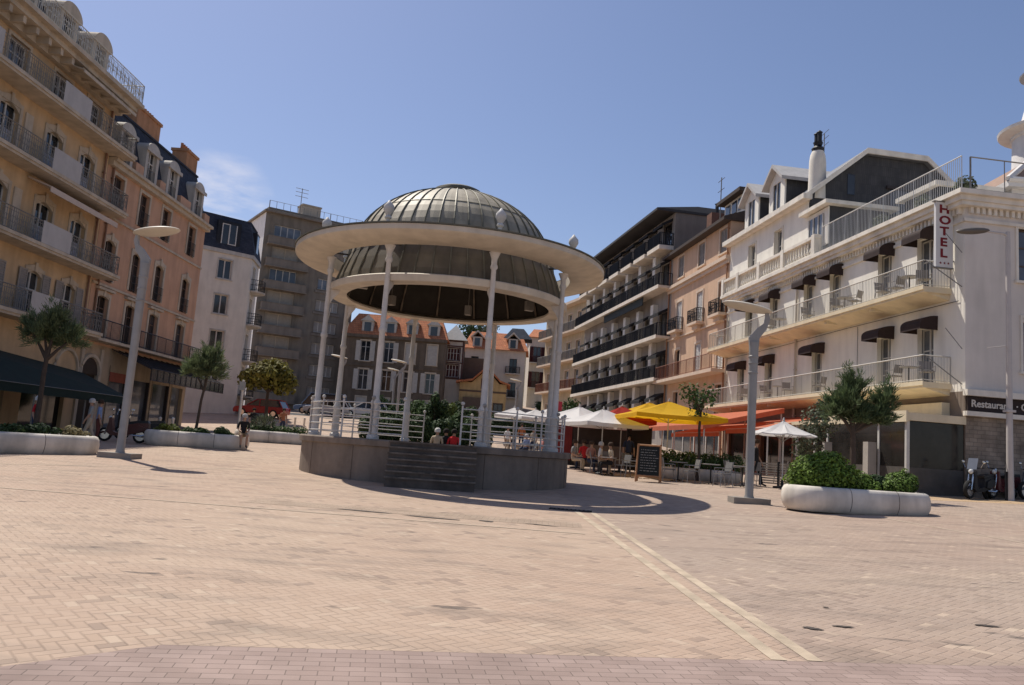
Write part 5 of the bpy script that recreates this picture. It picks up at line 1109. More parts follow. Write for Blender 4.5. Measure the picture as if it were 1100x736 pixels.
# planters
plw = mat('white concrete planter', (.68, .62, .54), .8, .10, 3, bump=.12, grime=.30); soil = mat('planter soil', (.07, .05, .035), .95, .3, 9, bump=.5)
def planter(label, x, y, hl, r, ang, hgt=.60, z=None, gaps=3, group='pill shaped planters around the square'):
    z = gz(x, y)-.03 if z is None else z
    t = empty('planter', (x, y, z), ang, label, 'planter', group); ca = 10
    def out(off): 
        rr = r+off; pts = []
        for sg in (1, -1):
            for i in range(ca+1):
                a = -math.pi/2+math.pi*i/ca
                pts.append((sg*(hl-r+rr*math.cos(a)), sg*rr*math.sin(a)))
        return pts
    prof = [(-.16, 0), (-.08, .06), (-.015, .2), (0, hgt*.55), (-.02, hgt*.8), (-.07, hgt*.95), (-.13, hgt), (-.24, hgt), (-.28, hgt-.03), (-.29, hgt-.14)]
    m = MB(); n = 2*(ca+1); vs = []
    for o, zz in prof: vs += [(px, py, zz) for px, py in out(o)]
    m.add(vs, [(j*n+i, j*n+(i+1) % n, (j+1)*n+(i+1) % n, (j+1)*n+i) for j in range(len(prof)-1) for i in range(n)])
    m.build('shell', plw, t, True)
    m = MB(); m.prismz(out(-.285), hgt-.2, hgt-.12); m.build('soil', soil, t)
    m = MB()
    for i in range(1, gaps):
        xx = -hl+2*hl*i/gaps
        for sg in (-1, 1): m.tube([(xx, sg*(r+o+.001), zz) for o, zz in prof[1:8]], .008, 4)
    m.build('joint', mat('dark joint', (.12, .10, .085), .9, .1), t)
    return t
PR = planter('white pill shaped planter with rounded bushes, before the hotel', 9.15, 21.15, 2.02, .8, math.atan2(.22, 1), .62)
PL = planter('white pill shaped planter cut off by the left edge, before the green terrace awning', -14.0, 22.65, 2.75, .8, R(53), .60)
P2 = planter('white pill shaped planter with a small tree and a person sitting on its end', -12.3, 32.75, 2.0, .8, math.atan2(.3, 1), .60)
P3 = planter('white pill shaped planter with a low hedge, half behind the bandstand', -11.3, 42.3, 2.6, .8, math.atan2(.25, 1), .60)
pz = PR.location.z+.5
rs = random.Random(21)
def pos(P, u, v=0.):
    a = P.rotation_euler.z; return P.location.x+math.cos(a)*u-math.sin(a)*v, P.location.y+math.sin(a)*u+math.cos(a)*v
x, y = pos(PR, -.95); bush('round_bush', 'largest bright green rounded bush in the planter before the hotel', x, y, pz, [(-.30, 0, .42, .60, .58, .50), (.15, .1, .52, .62, .58, .52), (.45, -.05, .36, .48, .5, .38), (-.1, -.28, .3, .55, .42, .36), (-.62, .05, .25, .38, .42, .28), (.08, -.05, .76, .38, .36, .28), (.35, .1, .92, .13, .13, .12), (-.25, -.1, .86, .14, .14, .12), (-.75, -.15, .48, .14, .14, .12), (.62, -.2, .62, .13, .13, .12), (.1, -.45, .55, .14, .12, .12)], 9500, .085, lf_br, seed=31)
x, y = pos(PR, .12, .12); bush('round_bush', 'middle green bush leaning against the largest one in the planter before the hotel', x, y, pz, [(-.1, 0, .28, .5, .45, .33), (.2, -.1, .18, .35, .4, .22)], 3200, .08, mat('half bright leaves', (.10, .16, .028), .7, .3, 1.5, island=.6, trans=.25), seed=32)
x, y = pos(PR, .72, .3); bush('round_bush', 'dark green bush set back in the planter before the hotel', x, y, pz, [(0, 0, .26, .5, .3, .26)], 1500, .085, lf_dk, seed=33)
x, y = pos(PR, 1.28, -.05); bush('round_bush', 'small round bush at the right end of the planter before the hotel', x, y, pz, [(0, 0, .30, .42, .44, .34), (-.22, -.1, .22, .30, .36, .25), (.16, .0, .38, .3, .3, .24), (.05, -.1, .62, .12, .12, .11), (.35, 0, .5, .11, .11, .1)], 3600, .08, mat('half bright leaves', (.07, .13, .024)), seed=34)
zz = PL.location.z+.46
for i, (u, v, nm, lb, lm, hh, n_) in enumerate(((1.9, 0, 'low_plant', 'dry straw coloured plant at the right end of the front left planter', mat('dry grass leaves', (.20, .165, .08), .8, .3, 2, island=.4, trans=.2), .3, 700), (1.1, .1, 'low_plant', 'dark green plant in the middle of the front left planter, left of the dry one', lf_dk, .42, 1100), (.2, 0, 'low_plant', 'mottled green plant nearest the tree trunk in the front left planter', lf_md, .42, 1200), (-.8, .1, 'low_plant', 'dark leafy plant at the left edge in the front left planter', lf_dk, .5, 1200))):
    x, y = pos(PL, u, v); rs = random.Random(40+i)
    bush(nm, lb, x, y, zz, spread(rs, .75, hh, 7, .45), n_, .11, lm, 'plant', 'plants in the front left planter', 40+i)
zz = P2.location.z+.46
for i, (u, lb, lm, n_) in enumerate(((-1.2, 'yellow green plant at the left end of the planter with the small tree', mat('lime leaves', (.13, .15, .03), .7, .25, 2, island=.4, trans=.25), 1000), (-.1, 'low green plant around the foot of the small tree in the planter', lf_md, 900), (.9, 'dark low plant beside the person sitting on the planter', lf_dk, 800))):
    x, y = pos(P2, u); rs = random.Random(50+i); bush('low_plant', lb, x, y, zz, spread(rs, .7, .42, 6, .4), n_, .12, lm, 'plant', 'plants in the planter with the tree', 50+i)
zz = P3.location.z+.46
x, y = pos(P3, -.6); bush('low_hedge', 'low clipped hedge in the planter half behind the bandstand', x, y, zz, [(-1.2+.5*i, 0, .22, .5, .5, .26) for i in range(6)], 2200, .12, lf_md, 'hedge', None, 61)
x, y = pos(P3, -1.2); bush('spiky_plant', 'taller grey green plant behind the low hedge in the same planter', x, y, zz, [(0, .1, .5, .6, .4, .4)], 500, .22, lf_ol, 'plant', None, 62, 'needle', .9)
# garden behind the bandstand
r5 = random.Random(17)
for i, (px, Yd, wd, hh, lm, lb) in enumerate(((405, 84, 1.8, 2.6, lf_dk, 'dark tall bush behind the bandstand, left of the stone house door'), (432, 86, 2.2, 3.0, lf_dk, 'dark bush mass below the white shutters of the stone house'), (455, 82, 2.0, 2.6, lf_md, 'green bush below the timbered tower house, left of centre'), (476, 83, 1.9, 2.9, mat('yellow green bush leaves', (.10, .135, .03), .7, .3, 1.5, island=.4, trans=.2), 'yellow green bush below the timbered tower house'), (497, 85, 1.7, 2.4, lf_dk, 'dark bush beside the small ochre house'), (585, 120, 2.6, 3.0, lf_dk, 'dark bush below the maroon shuttered house'), (612, 80, 2.4, 3.2, lf_md, 'green bush behind the white parasols near the cream block'), (632, 78, 1.8, 2.8, lf_dk, 'dark bush behind the white parasols, nearest the balconied block'))):  # one bush takes yellow green leaves
    p = at(px, 440, Yd); rs = random.Random(70+i)
    bush('garden_bush', lb, p.x, Yd, gz(p.x, Yd)-.1, spread(rs, wd, hh, 10, 1.7, .2), 1500, .30, lm, 'bush', 'bushes behind the bandstand', 70+i)
p0, p1 = at(392, 450, 54), at(528, 450, 54)
bush('clipped_hedge', 'long clipped hedge seen through the bandstand behind the seated people', (p0.x+p1.x)/2, 54, gz(0, 54)-.1, [(-4.1+.5*i, 0, .85+.18*math.sin(i*1.9), .5, .6, .95) for i in range(17)], 15000, .20, mat('deep hedge leaves', (.04, .07, .024), .7, .3, 1.5, island=.4, trans=.2), 'hedge', None, 90)
for i, (px, Yd, wd, hh, lb) in enumerate(((420, 57, 1.1, 2.6, 'tall dark shrub above the long hedge, behind the left front bandstand column'), (446, 58, 1.3, 2.9, 'tall dark shrub above the long hedge, left of the red shirted person'), (470, 58, 1.2, 3.2, 'tallest dark shrub above the long hedge, behind the beige coated person'), (497, 59, 1.2, 2.5, 'dark shrub above the right part of the long hedge'))):
    p = at(px, 440, Yd); rs = random.Random(170+i)
    bush('garden_shrub', lb, p.x, Yd, gz(p.x, Yd)-.1, spread(rs, wd, hh, 11, 1.5, .3), 2600, .22, MATS['deep hedge leaves'] if i % 2 == 0 else lf_md, 'bush', 'shrubs above the long hedge', 170+i)
p0, p1 = at(535, 450, 66), at(612, 450, 66)
bush('terrace_hedge', 'hedge behind the far white parasols, right of the bandstand front column', (p0.x+p1.x)/2, 66, gz(4, 66)-.1, [(-3.2+.6*i, 0, .8, .55, .6, .95) for i in range(12)], 6500, .24, lf_dk, 'hedge', None, 91)
# trees on the hill behind the roofs
for i, (px, Yd, hh, wd, lb) in enumerate(((470, 150, 9, 4, 'dark hill tree behind the timbered tower house'), (498, 148, 11, 4.2, 'tall dense hill tree between the tower house and the cream house'), (517, 152, 12, 4.2, 'pale green hill tree above the cream house roof'), (436, 152, 8, 4, 'hill tree behind the orange roof of the stone house'))):
    p = at(px, 400, Yd); z = gz(p.x, Yd); rs = random.Random(100+i)
    bl = [(rs.uniform(-.6, .6)*wd, rs.uniform(-.5, .5)*wd, hh*(.75+rs.uniform(0, .45)), wd*rs.uniform(.35, .6), wd*.5, hh*rs.uniform(.14, .24)) for _ in range(9)]
    tree('hill_tree', lb, p.x, Yd, hh*.6, bl, 2200, .55, lf_dk if i != 2 else lf_ol, .25, (0, 0), 'leaf', .2, 'trees on the hill', 110+i)
tag(sheet('hill_path', [[(-60, 142), (60, 142), (60, 146), (-60, 146)]], grime), kind='structure')

# ------------------------------------------------------------------ street lamps
steel = mat('grey galvanised post', (.34, .325, .31), .5, .08, 3, metal=.25, grime=.12); lens = mat('cream lamp disc', (.60, .55, .46), .5, .05)
def lamp(label, x, y, z, joint, ang, group='square lamps'):
    t = empty('street_lamp', (x, y, z), ang, label, 'street lamp', group)
    MB().box(-.5, .5, -.32, .32, -.06, .15).build('base', mat('grey concrete base', (.27, .24, .21), .9, .1), t)
    m = MB(); m.lathe([(.14, .15), (.115, .22), (.112, joint*.4), (.12, joint-.9), (.128, joint-.45), (.14, joint-.44), (.14, joint-.40), (.13, joint-.39), (.135, joint)], n=14)
    for k in (.80, .86): m.lathe([(.12, joint*k), (.136, joint*k+.01), (.136, joint*k+.04), (.12, joint*k+.05)], n=14)
    m.build('post', steel, t, True)
    m = MB(); m.prism([(-.13, joint-.1), (.13, joint-.1), (.15, joint+.12), (-.10, joint+.42), (-.27, joint+.55), (-.30, joint+.72), (-.30, joint+.88), (-.38, joint+.88), (-.42, joint+.66), (-.33, joint+.38), (-.14, joint+.12)], -.05, .05)
    m.build('neck', steel, t)
    m = MB().sphere((0, 0, 0), 1, 28, 12, .70, .46, .085); o = m.build('lamp_disc', lens, t, True, loc=(.22, 0, joint+.98)); o.rotation_euler = (0, R(-9), 0)
    m = MB().box(-.34, .34, -.10, .10, .05, .10); c = m.build('lamp_cover', steel, t, loc=(.22, 0, joint+.98)); c.rotation_euler = (0, R(-9), 0)
    return t
LL = lamp('tall grey lamp with a flat disc head, before the peach town house at left', -11.05, 23.64, gz(-11, 23.6), 5.75, R(-4))
LR = lamp('tall grey lamp with a flat disc head, beside the bushes before the hotel', 6.78, 22.45, gz(6.8, 22.4), 4.46, R(180))
for px, py, Yd, an, lb in ((368, 378, 66, 180, 'far lamp seen between the left columns of the bandstand'), (432, 382, 68, 180, 'far lamp just left of the orange roof, seen through the bandstand'), (424, 407, 88, 180, 'farther lower lamp below the white shutters, seen through the bandstand'), (556, 413, 92, 180, 'far lamp before the small ochre house, seen through the bandstand')):
    p = at(px, py, Yd); z = gz(p.x, Yd); dup(LR, (p.x, Yd, z), R(an), lb)

t = empty('street_light', (17.35, 27.9, gz(17.3, 27.9)), 0, 'tall slim pole with a cobra head street light at the right edge', 'street light')
z0 = gz(17.3, 27.9)
m = MB(); m.lathe([(.13, 0), (.11, 1.2), (.10, 3), (.075, 9.45)], n=12); m.build('pole', mat('pale grey pole', (.50, .46, .43), .55, .06), t, True)
m = MB(); m.tube([(0, 0, 9.3), (-.15, 0, 9.38), (-.9, -.02, 9.42)], [.05, .045, .035], 7); m.build('arm', MATS['pale grey pole'], t, True)
m = MB(); m.sphere((0, 0, 0), 1, 14, 8, .62, .17, .12); o = m.build('lamp_head', mat('dull lamp housing', (.13, .115, .10), .5, .1), t, True, loc=(-1.25, 0, 9.40)); o.rotation_euler = (0, R(-6), 0)
m = MB(); m.box(-.16, .16, -.12, .12, 3.02, 3.10); m.build('collar', MATS['pale grey pole'], t)
m = MB(); m.tube([(0, 0, 5.35), (-.75, 0, 5.22)], [.022, .015], 5); m.build('banner_arm', MATS['pale grey pole'], t)
m = MB(); m.box(-.13, -.11, -.06, .06, 0, .98); m.tube([(-.16, -.02, -.02), (-.16, -.02, .98)], .035, 6); m.build('post_guard', rail_d, t)

# ------------------------------------------------------------------ bollards
bo = empty('bollard', (0, 0, 0), 0, '', 'bollard', 'white bollards along the left side'); MB().lathe([(.07, 0), (.065, .9), (.08, .92), (.07, .98), (0, 1.02)], n=12).build('post', plw, bo, True)
BL = [(97, 463, 31.5, 'white bollard behind the front left planter, nearest the standing man'), (170, 466, 37, 'white bollard behind the motor scooters, left one'), (184, 466, 38, 'white bollard behind the motor scooters, right one'), (262, 460, 46, 'white bollard beside the tall pole by the corner house'), (305, 462, 55, 'white bollard left of the far pavement gap before the bandstand'), (316, 462, 55, 'white bollard in the middle of the pavement gap before the bandstand'), (326, 463, 55, 'white bollard nearest the bandstand railing at left')]
for i, (px, py, Yd, lb) in enumerate(BL):
    p = at(px, py, Yd); l = (p.x, Yd, gz(p.x, Yd))
    if i == 0: bo.location = l; bo['label'] = lb
    else: dup(bo, l, 0, lb)
p = at(258, 440, 48); t = empty('sign_pole', (p.x, 48, gz(p.x, 48)), 0, 'pale pole with a small top plate standing before the white corner house', 'pole')
MB().lathe([(.09, 0), (.08, 3.3), (0, 3.32)], n=10).build('post', plw, t, True); MB().box(-.18, .18, -.11, -.085, 2.7, 3.2).build('plate', trimg, t)

# ------------------------------------------------------------------ parasols, tables, chairs
def cloth(name, col, tr=.4): return mat(name, col, .9, .05, 2, trans=tr)
c_wh = cloth('white parasol cloth', (.72, .70, .68), .3); c_ye = cloth('yellow parasol cloth', (.78, .47, .02), .45); c_rd = cloth('red parasol cloth', (.42, .035, .02), .4)
def parasol(label, x, y, half, eave, rise, cm, sides=4, rot=0., group=None, valance=.16, z=None):
    z = gz(x, y) if z is None else z
    t = empty('parasol', (x, y, z), rot, label, 'parasol', group)
    m = MB(); rr = half*(1.414 if sides == 4 else 1.05); K = 5; vs = []; n = sides*4
    def edge(i):
        s_, f = divmod(i, 4); a0, a1 = 2*math.pi*(s_+.5)/sides, 2*math.pi*(s_+1.5)/sides
        k = f/4; return (rr*(math.cos(a0)*(1-k)+math.cos(a1)*k), rr*(math.sin(a0)*(1-k)+math.sin(a1)*k), f)
    for j in range(K+1):
        q = j/K
        for i in range(n):
            ex, ey, f = edge(i); sag = -.05*half*math.sin(math.pi*q)*(1 if f else .4)-(.03*q if f else 0)
            vs.append((ex*q+.03*(1-q)*math.cos(i), ey*q+.03*(1-q)*math.sin(i), eave+rise*(1-q)+sag))
    for i in range(n):
        ex, ey, f = edge(i); vs.append((ex*1.002, ey*1.002, eave-valance-(.03 if f else 0)))
    m.add(vs, [(j*n+i, (j+1)*n+i, (j+1)*n+(i+1) % n, j*n+(i+1) % n) for j in range(K+1) for i in range(n)])
    m.build('canopy', cm, t, nofix=True)
    m = MB(); m.lathe([(.025, 0), (.025, eave+rise), (.05, eave+rise+.02), (.02, eave+rise+.12), (0, eave+rise+.14)], n=8); m.build('pole', wfr, t)
    m = MB()
    for s_ in range(sides):
        a = 2*math.pi*(s_+.5)/sides; m.tube([(.03*math.cos(a), .03*math.sin(a), eave+rise-.08), (rr*.97*math.cos(a), rr*.97*math.sin(a), eave-.03)], .012, 4); m.tube([(.03*math.cos(a), .03*math.sin(a), eave-.25), (rr*.5*math.cos(a), rr*.5*math.sin(a), eave+rise*.5-.07)], .01, 4)
    m.build('rib', rail_g, t); MB().lathe([(.32, 0), (.32, .06), (.06, .09), (.04, .3)], n=14).build('base', rail_d, t)
    return t
WP = 'white parasols on the cafe terraces'
def pax(px, Yd): return at(px, 450, Yd).x
parasol('white square parasol in front of the red tent, nearest the chalkboard', pax(648, 35.5), 35.5, 1.45, 2.12, .62, c_wh, 4, R(20), WP)
parasol('white square parasol behind and left of the nearest white one', pax(622, 38), 38, 1.35, 2.25, .62, c_wh, 4, R(40), WP)
parasol('dark red parasol between the white and yellow parasols', pax(668, 36.2), 36.2, 1.2, 2.32, .6, c_rd, 4, R(10))
parasol('largest yellow parasol, in front, above the hedge planter', pax(718, 33.6), 33.6, 1.85, 2.5, .62, c_ye, 4, R(6), 'yellow parasols over the cafe terrace')
parasol('second yellow parasol, behind the largest and to its left', pax(697, 37), 37, 1.3, 2.62, .55, c_ye, 4, R(14), 'yellow parasols over the cafe terrace')
parasol('white round parasol alone before the hotel, above the slatted barrier', pax(842, 29.6), 29.6, 1.12, 1.95, .48, c_wh, 8, R(10), WP, .04)
for i, (px, Yd, lb) in enumerate(((552, 58, 'small far white parasol seen just right of the bandstand front column'), (575, 57, 'far white parasol seen through the right side of the bandstand'), (588, 60, 'farthest white parasol beside the right rear bandstand column'))):
    parasol(lb, pax(px, Yd), Yd, 1.4, 2.0, .6, c_wh, 4, R(15*i), WP)
# red tent of the cafe behind the white parasols
tx, ty = pax(652, 41), 41; t = empty('cafe_kiosk', (tx, ty, gz(tx, ty)), R(-8), 'red fronted cafe kiosk with a faded pink awning under the white parasols', 'kiosk')
m = MB(); m.box(-2.4, 1.9, 0, 2.4, 0, 2.5); m.build('body', mat('dark kiosk wall', (.05, .035, .03), .8, .2), t)
m = MB(); m.box(-2.6, 2.1, -.3, 2.6, 2.5, 2.65); m.build('roof', brown, t)
for xa_, xb_ in ((-2.41, -1.7), (1.3, 1.9)): MB().box(xa_, xb_, -.06, -.002, .2, 2.4).build('panel', mat('maroon panel', (.16, .02, .018), .8, .1), t)
m = MB(); m.add([(-1.6, -.02, 2.45), (1.3, -.02, 2.45), (1.3, -1.0, 2.05), (-1.6, -1.0, 2.05)], [(0, 1, 2, 3)]); m.add([(-1.6, -1.0, 2.05), (1.3, -1.0, 2.05), (1.3, -1.0, 1.85), (-1.6, -1.0, 1.85)], [(0, 1, 2, 3)]); m.build('awning', mat('faded pink awning', (.42, .14, .11), .9, .1), t, nofix=True)
m = MB(); m.box(-1.5, 1.2, -.5, -.01, 0, 1.05); m.build('counter', brown, t)
# dark screen between the terraces
x = pax(690, 36); t = empty('terrace_screen', (x, 36, gz(x, 36)), R(-5), 'dark upright screen panel left of the chalkboard, under the yellow parasol', 'screen'); MB().box(-.62, .42, -.03, .03, .1, 2.0).build('panel', mat('dark brown screen cloth', (.03, .022, .02), .9, .1), t); q = MB(); q.box(-.66, -.62, -.04, .04, 0, 2.05); q.box(.42, .46, -.04, .04, 0, 2.05); q.build('frame', dfr, t)
# long orange awning tent over the peach house pavement
og = empty('awning_tent', (11.3, 46.5, gz(11.3, 46.5)), R(-82), 'long orange red awning on white posts behind the yellow parasols, before the peach house', 'awning')
m = MB(); m.add([(-6, -2.6, 2.1), (6.5, -2.6, 2.1), (6.5, 1.6, 3.2), (-6, 1.6, 3.2)], [(0, 1, 2, 3)]); m.add([(-6, -2.61, 2.1), (6.5, -2.61, 2.1), (6.5, -2.61, 1.85), (-6, -2.61, 1.85)], [(0, 1, 2, 3)]); m.add([(-6.01, -2.6, 2.1), (-6.01, 1.6, 3.2), (-6.01, 1.6, 2.95), (-6.01, -2.6, 1.85)], [(0, 1, 2, 3)]); m.add([(6.51, -2.6, 2.1), (6.51, 1.6, 3.2), (6.51, 1.6, 2.95), (6.51, -2.6, 1.85)], [(0, 1, 2, 3)]); m.build('canopy', org, og, nofix=True)
m = MB()
for x in (-5.9, -2, 2.2, 6.4): m.tube([(x, -2.5, 0), (x, -2.5, 2.08)], .04, 6); m.tube([(x, 1.5, 0), (x, 1.5, 3.1)], .04, 6)
m.build('frame', wfr, og)

met = mat('grey metal chair frame', (.30, .29, .28), .4, .1, 5, metal=.5); tblm = mat('grey table top', (.33, .31, .29), .45, .1); wk = mat('grey woven seat', (.17, .165, .16), .8, .2, 12)
def make_chair(name, frame, seat, label, group):
    t = empty(name, (0, 0, -50), 0, label, 'chair', group)
    m = MB(); m.box(-.22, .22, -.21, .21, .43, .465)
    for i in range(5): m.box(-.2, .2, -.19+.08*i, -.15+.08*i, .466, .474)
    m.build('seat', seat, t)
    m = MB(); m.prismx([(.20, .56), (.235, .56), (.30, .88), (.265, .88)], -.2, .2); m.build('backrest', seat, t)
    for sx in (-1, 1):
        MB().tube([(sx*.2, -.2, .43), (sx*.23, -.25, 0)], .014, 6).build('leg', frame, t); MB().tube([(sx*.21, .30, .9), (sx*.21, .2, .45), (sx*.23, .28, 0)], .014, 6).build('leg', frame, t)
        MB().tube([(sx*.24, -.2, .44), (sx*.25, -.18, .65), (sx*.25, .22, .66)], .015, 6).build('armrest', frame, t)
    return t
def make_table(name, label, group):
    t = empty(name, (0, 0, -50), 0, label, 'table', group); MB().lathe([(.33, .70), (.35, .71), (.35, .735), (.34, .74), (0, .74)], n=22).build('tabletop', tblm, t)
    MB().lathe([(.028, .03), (.028, .7)], n=8).build('column', rail_d, t); q = MB()
    for k in range(4): a = R(45+90*k); q.tube([(0, 0, .06), (.3*math.cos(a), .3*math.sin(a), .0)], .018, 5)
    q.build('foot', rail_d, t); return t
ch0 = make_chair('cafe_chair', met, wk, '', 'chairs of the cafe terrace'); tb0 = make_table('cafe_table', '', 'tables of the cafe terrace')
used = set()
def place(o, x, y, rz, label, group=None, z=None):
    z = gz(x, y) if z is None else z
    if o.name not in used: used.add(o.name); o.location = (x, y, z); o.rotation_euler = (0, 0, rz); o['label'] = label; (group and tag(o, None, None, group)); return o
    return dup(o, (x, y, z), rz, label, group)
for px, py, lb in ((728, 517, 'round cafe table before the hedge planter, right after the chalkboard'), (763, 520, 'round cafe table before the right half of the hedge planter'), (797, 523, 'round cafe table just left of the right hand lamp post'), (652, 511, 'round cafe table where people sit under the white parasols')):
    p = onground(px, py); place(tb0, p.x, p.y, .3, lb)
for px, py, an, lb in ((718, 517, 90, 'metal cafe chair between the chalkboard and the first hedge table'), (742, 519, -80, 'metal cafe chair right of the first hedge table'), (776, 523, -70, 'metal cafe chair right of the second hedge table'), (787, 521, 100, 'metal cafe chair left of the lamp post table'), (668, 512, -60, 'grey woven chair nearest the chalkboard, by the seated diners'), (678, 513, -100, 'second grey woven chair beside the chalkboard, in shade'), (640, 509, 85, 'cafe chair left of the table where people sit'), (808, 522, 180, 'cafe chair seen just right of the lamp post')):
    p = onground(px, py); place(ch0, p.x, p.y, R(an), lb)
for i, (x, y, an) in enumerate(((5.4, 35.2, 20), (6.6, 35.0, 160), (6.2, 36.8, 80), (8.2, 35.8, 10), (9.2, 37.0, 200), (4.4, 37.0, 300), (10.3, 34.0, 90), (11.2, 33.0, 250))):
    place(ch0, x, y, R(an), ['cafe chair in the shade below the red parasol', 'cafe chair below the left edge of the yellow parasols', 'cafe chair standing farthest back below the second yellow parasol', 'cafe chair behind the middle of the hedge planter', 'cafe chair behind the right end of the hedge planter', 'cafe chair before the kiosk counter', 'cafe chair before the orange awning, left of the waiter', 'cafe chair before the orange awning, right of the waiter'][i])
# café hedge planter
cp = planter('low white planter with a leafy hedge, behind the cafe tables', 7.75, 32.55, 1.75, .36, math.atan2(-.55, 1), .48, gaps=4, group='planters of the cafe')
x0, y0 = pos(cp, 0)
bush('leafy_hedge', 'leafy green hedge in the low white planter behind the cafe tables', x0, y0, cp.location.z+.36, [(-1.5*math.cos(.5)+.33*i, (1.5-.36*i)*.47, .36+.05*(i % 2), .36, .3, .42) for i in range(9)], 3200, .12, lf_md, 'hedge', None, 95)
# chalkboard
wood = mat('orange brown wood', (.42, .21, .10), .6, .2, 6, streak=.2)
p = onground(696, 518); t = empty('chalkboard', (p.x, p.y, p.z), R(-14), 'wooden a-frame chalkboard sign on the pavement before the cafe', 'chalkboard')
for sg in (-1, 1):
    m = MB(); k = .24
    for sx in (-1, 1): m.tube([(sx*.43, -sg*.30, 0), (sx*.40, -sg*.03, 1.38)], .038, 5)
    for z in (.22, 1.34): y = -sg*(.30-.27*z/1.38); m.tube([(-.43, y, z), (.43, y, z)], .036, 5)
    m.build('frame', wood, t)
    m = MB(); ya, yb = -sg*(.30-.27*.24/1.38), -sg*(.30-.27*1.32/1.38); m.add([(-.40, ya, .24), (.40, ya, .24), (.38, yb, 1.32), (-.38, yb, 1.32), (-.40, ya+.015, .24), (.40, ya+.015, .24), (.38, yb+.015, 1.32), (-.38, yb+.015, 1.32)], [(0, 1, 2, 3), (4, 7, 6, 5), (0, 4, 5, 1), (1, 5, 6, 2), (2, 6, 7, 3), (3, 7, 4, 0)])
    bd = m.build('board', mat('chalk black', (.022, .025, .024), .8, .3, 8), t)
    if sg > 0:
        rs = random.Random(5); m = MB()
        for i in range(9):
            z = .40+.095*i; x = -.30; y = -(.30-.27*z/1.38)-.006
            while x < .24: l = rs.uniform(.03, .12); m.box(x, x+l, y-.002, y, z, z+.014); x += l+.03
        m.build('chalk_lines', mat('chalk', (.42, .41, .39), .9, .1), bd)
# slatted barrier
p = onground(836, 523); p.z = gz(p.x, p.y); t = empty('slatted_barrier', (p.x, p.y, p.z), R(-55), 'low grey slatted barrier beside the bushes, below the white round parasol', 'barrier')
m = MB()
for i in range(9): m.box(-.8, .8, -.02, .02, .08+.09*i, .14+.09*i)
m.build('slats', mat('weathered grey slats', (.30, .265, .23), .8, .2, 5), t); m = MB()
for x in (-.82, 0, .82): m.box(x-.03, x+.03, -.045, .045, 0, .92)
m.build('post', rail_d, t)

# chairs and small tables on the hotel balconies
hcm = mat('grey bistro chair', (.23, .21, .19), .6, .1)
hc = make_chair('balcony_chair', hcm, hcm, '', 'chairs on the hotel balconies'); ht = make_table('balcony_table', '', 'tables on the hotel balconies')
def hl(x, y): 
    ca, sa = math.cos(HA), math.sin(HA); return HO[0]+ca*x-sa*y, HO[1]+sa*x+ca*y
nm = ('first', 'second', 'third', 'fourth', 'fifth', 'sixth', 'seventh')
for z, fl_, xs_ in ((ZU-.02, 'upper', (-1.5, -3.3, -4.2, -6.4, -7.9, -10.6, -15.0)), (ZL-.02, 'lower', (-1.3, -3.4, -6.5, -9.4, -12.6, -15.1, -18.2))):
    for i, x in enumerate(xs_):
        a, b = hl(x, -.62); place(hc, a, b, HA+R((70, -80, 95, -60, 80, 100, -90)[i]), 'grey chair on the %s hotel balcony, %s from the corner' % (fl_, nm[i]), None, z)
    for i, x in enumerate((-2.4, -7.2, -13.7)):
        a, b = hl(x, -.62); place(ht, a, b, 0, 'small round table on the %s hotel balcony, %s from the corner' % (fl_, nm[i]), None, z)
rs = random.Random(3)
for i, x in enumerate((-1.2, -3.8, -6.8)):
    a, b = hl(x, .9); bush('terrace_plant', 'potted plant behind the hotel roof terrace railing, %s from the corner' % nm[i], a, b, 12.4, [(0, 0, .75, .4, .4, .45), (.2, .1, .5, .3, .3, .3)], 500, .14, lf_ol, 'plant', 'plants on the hotel roof terrace', 130+i)

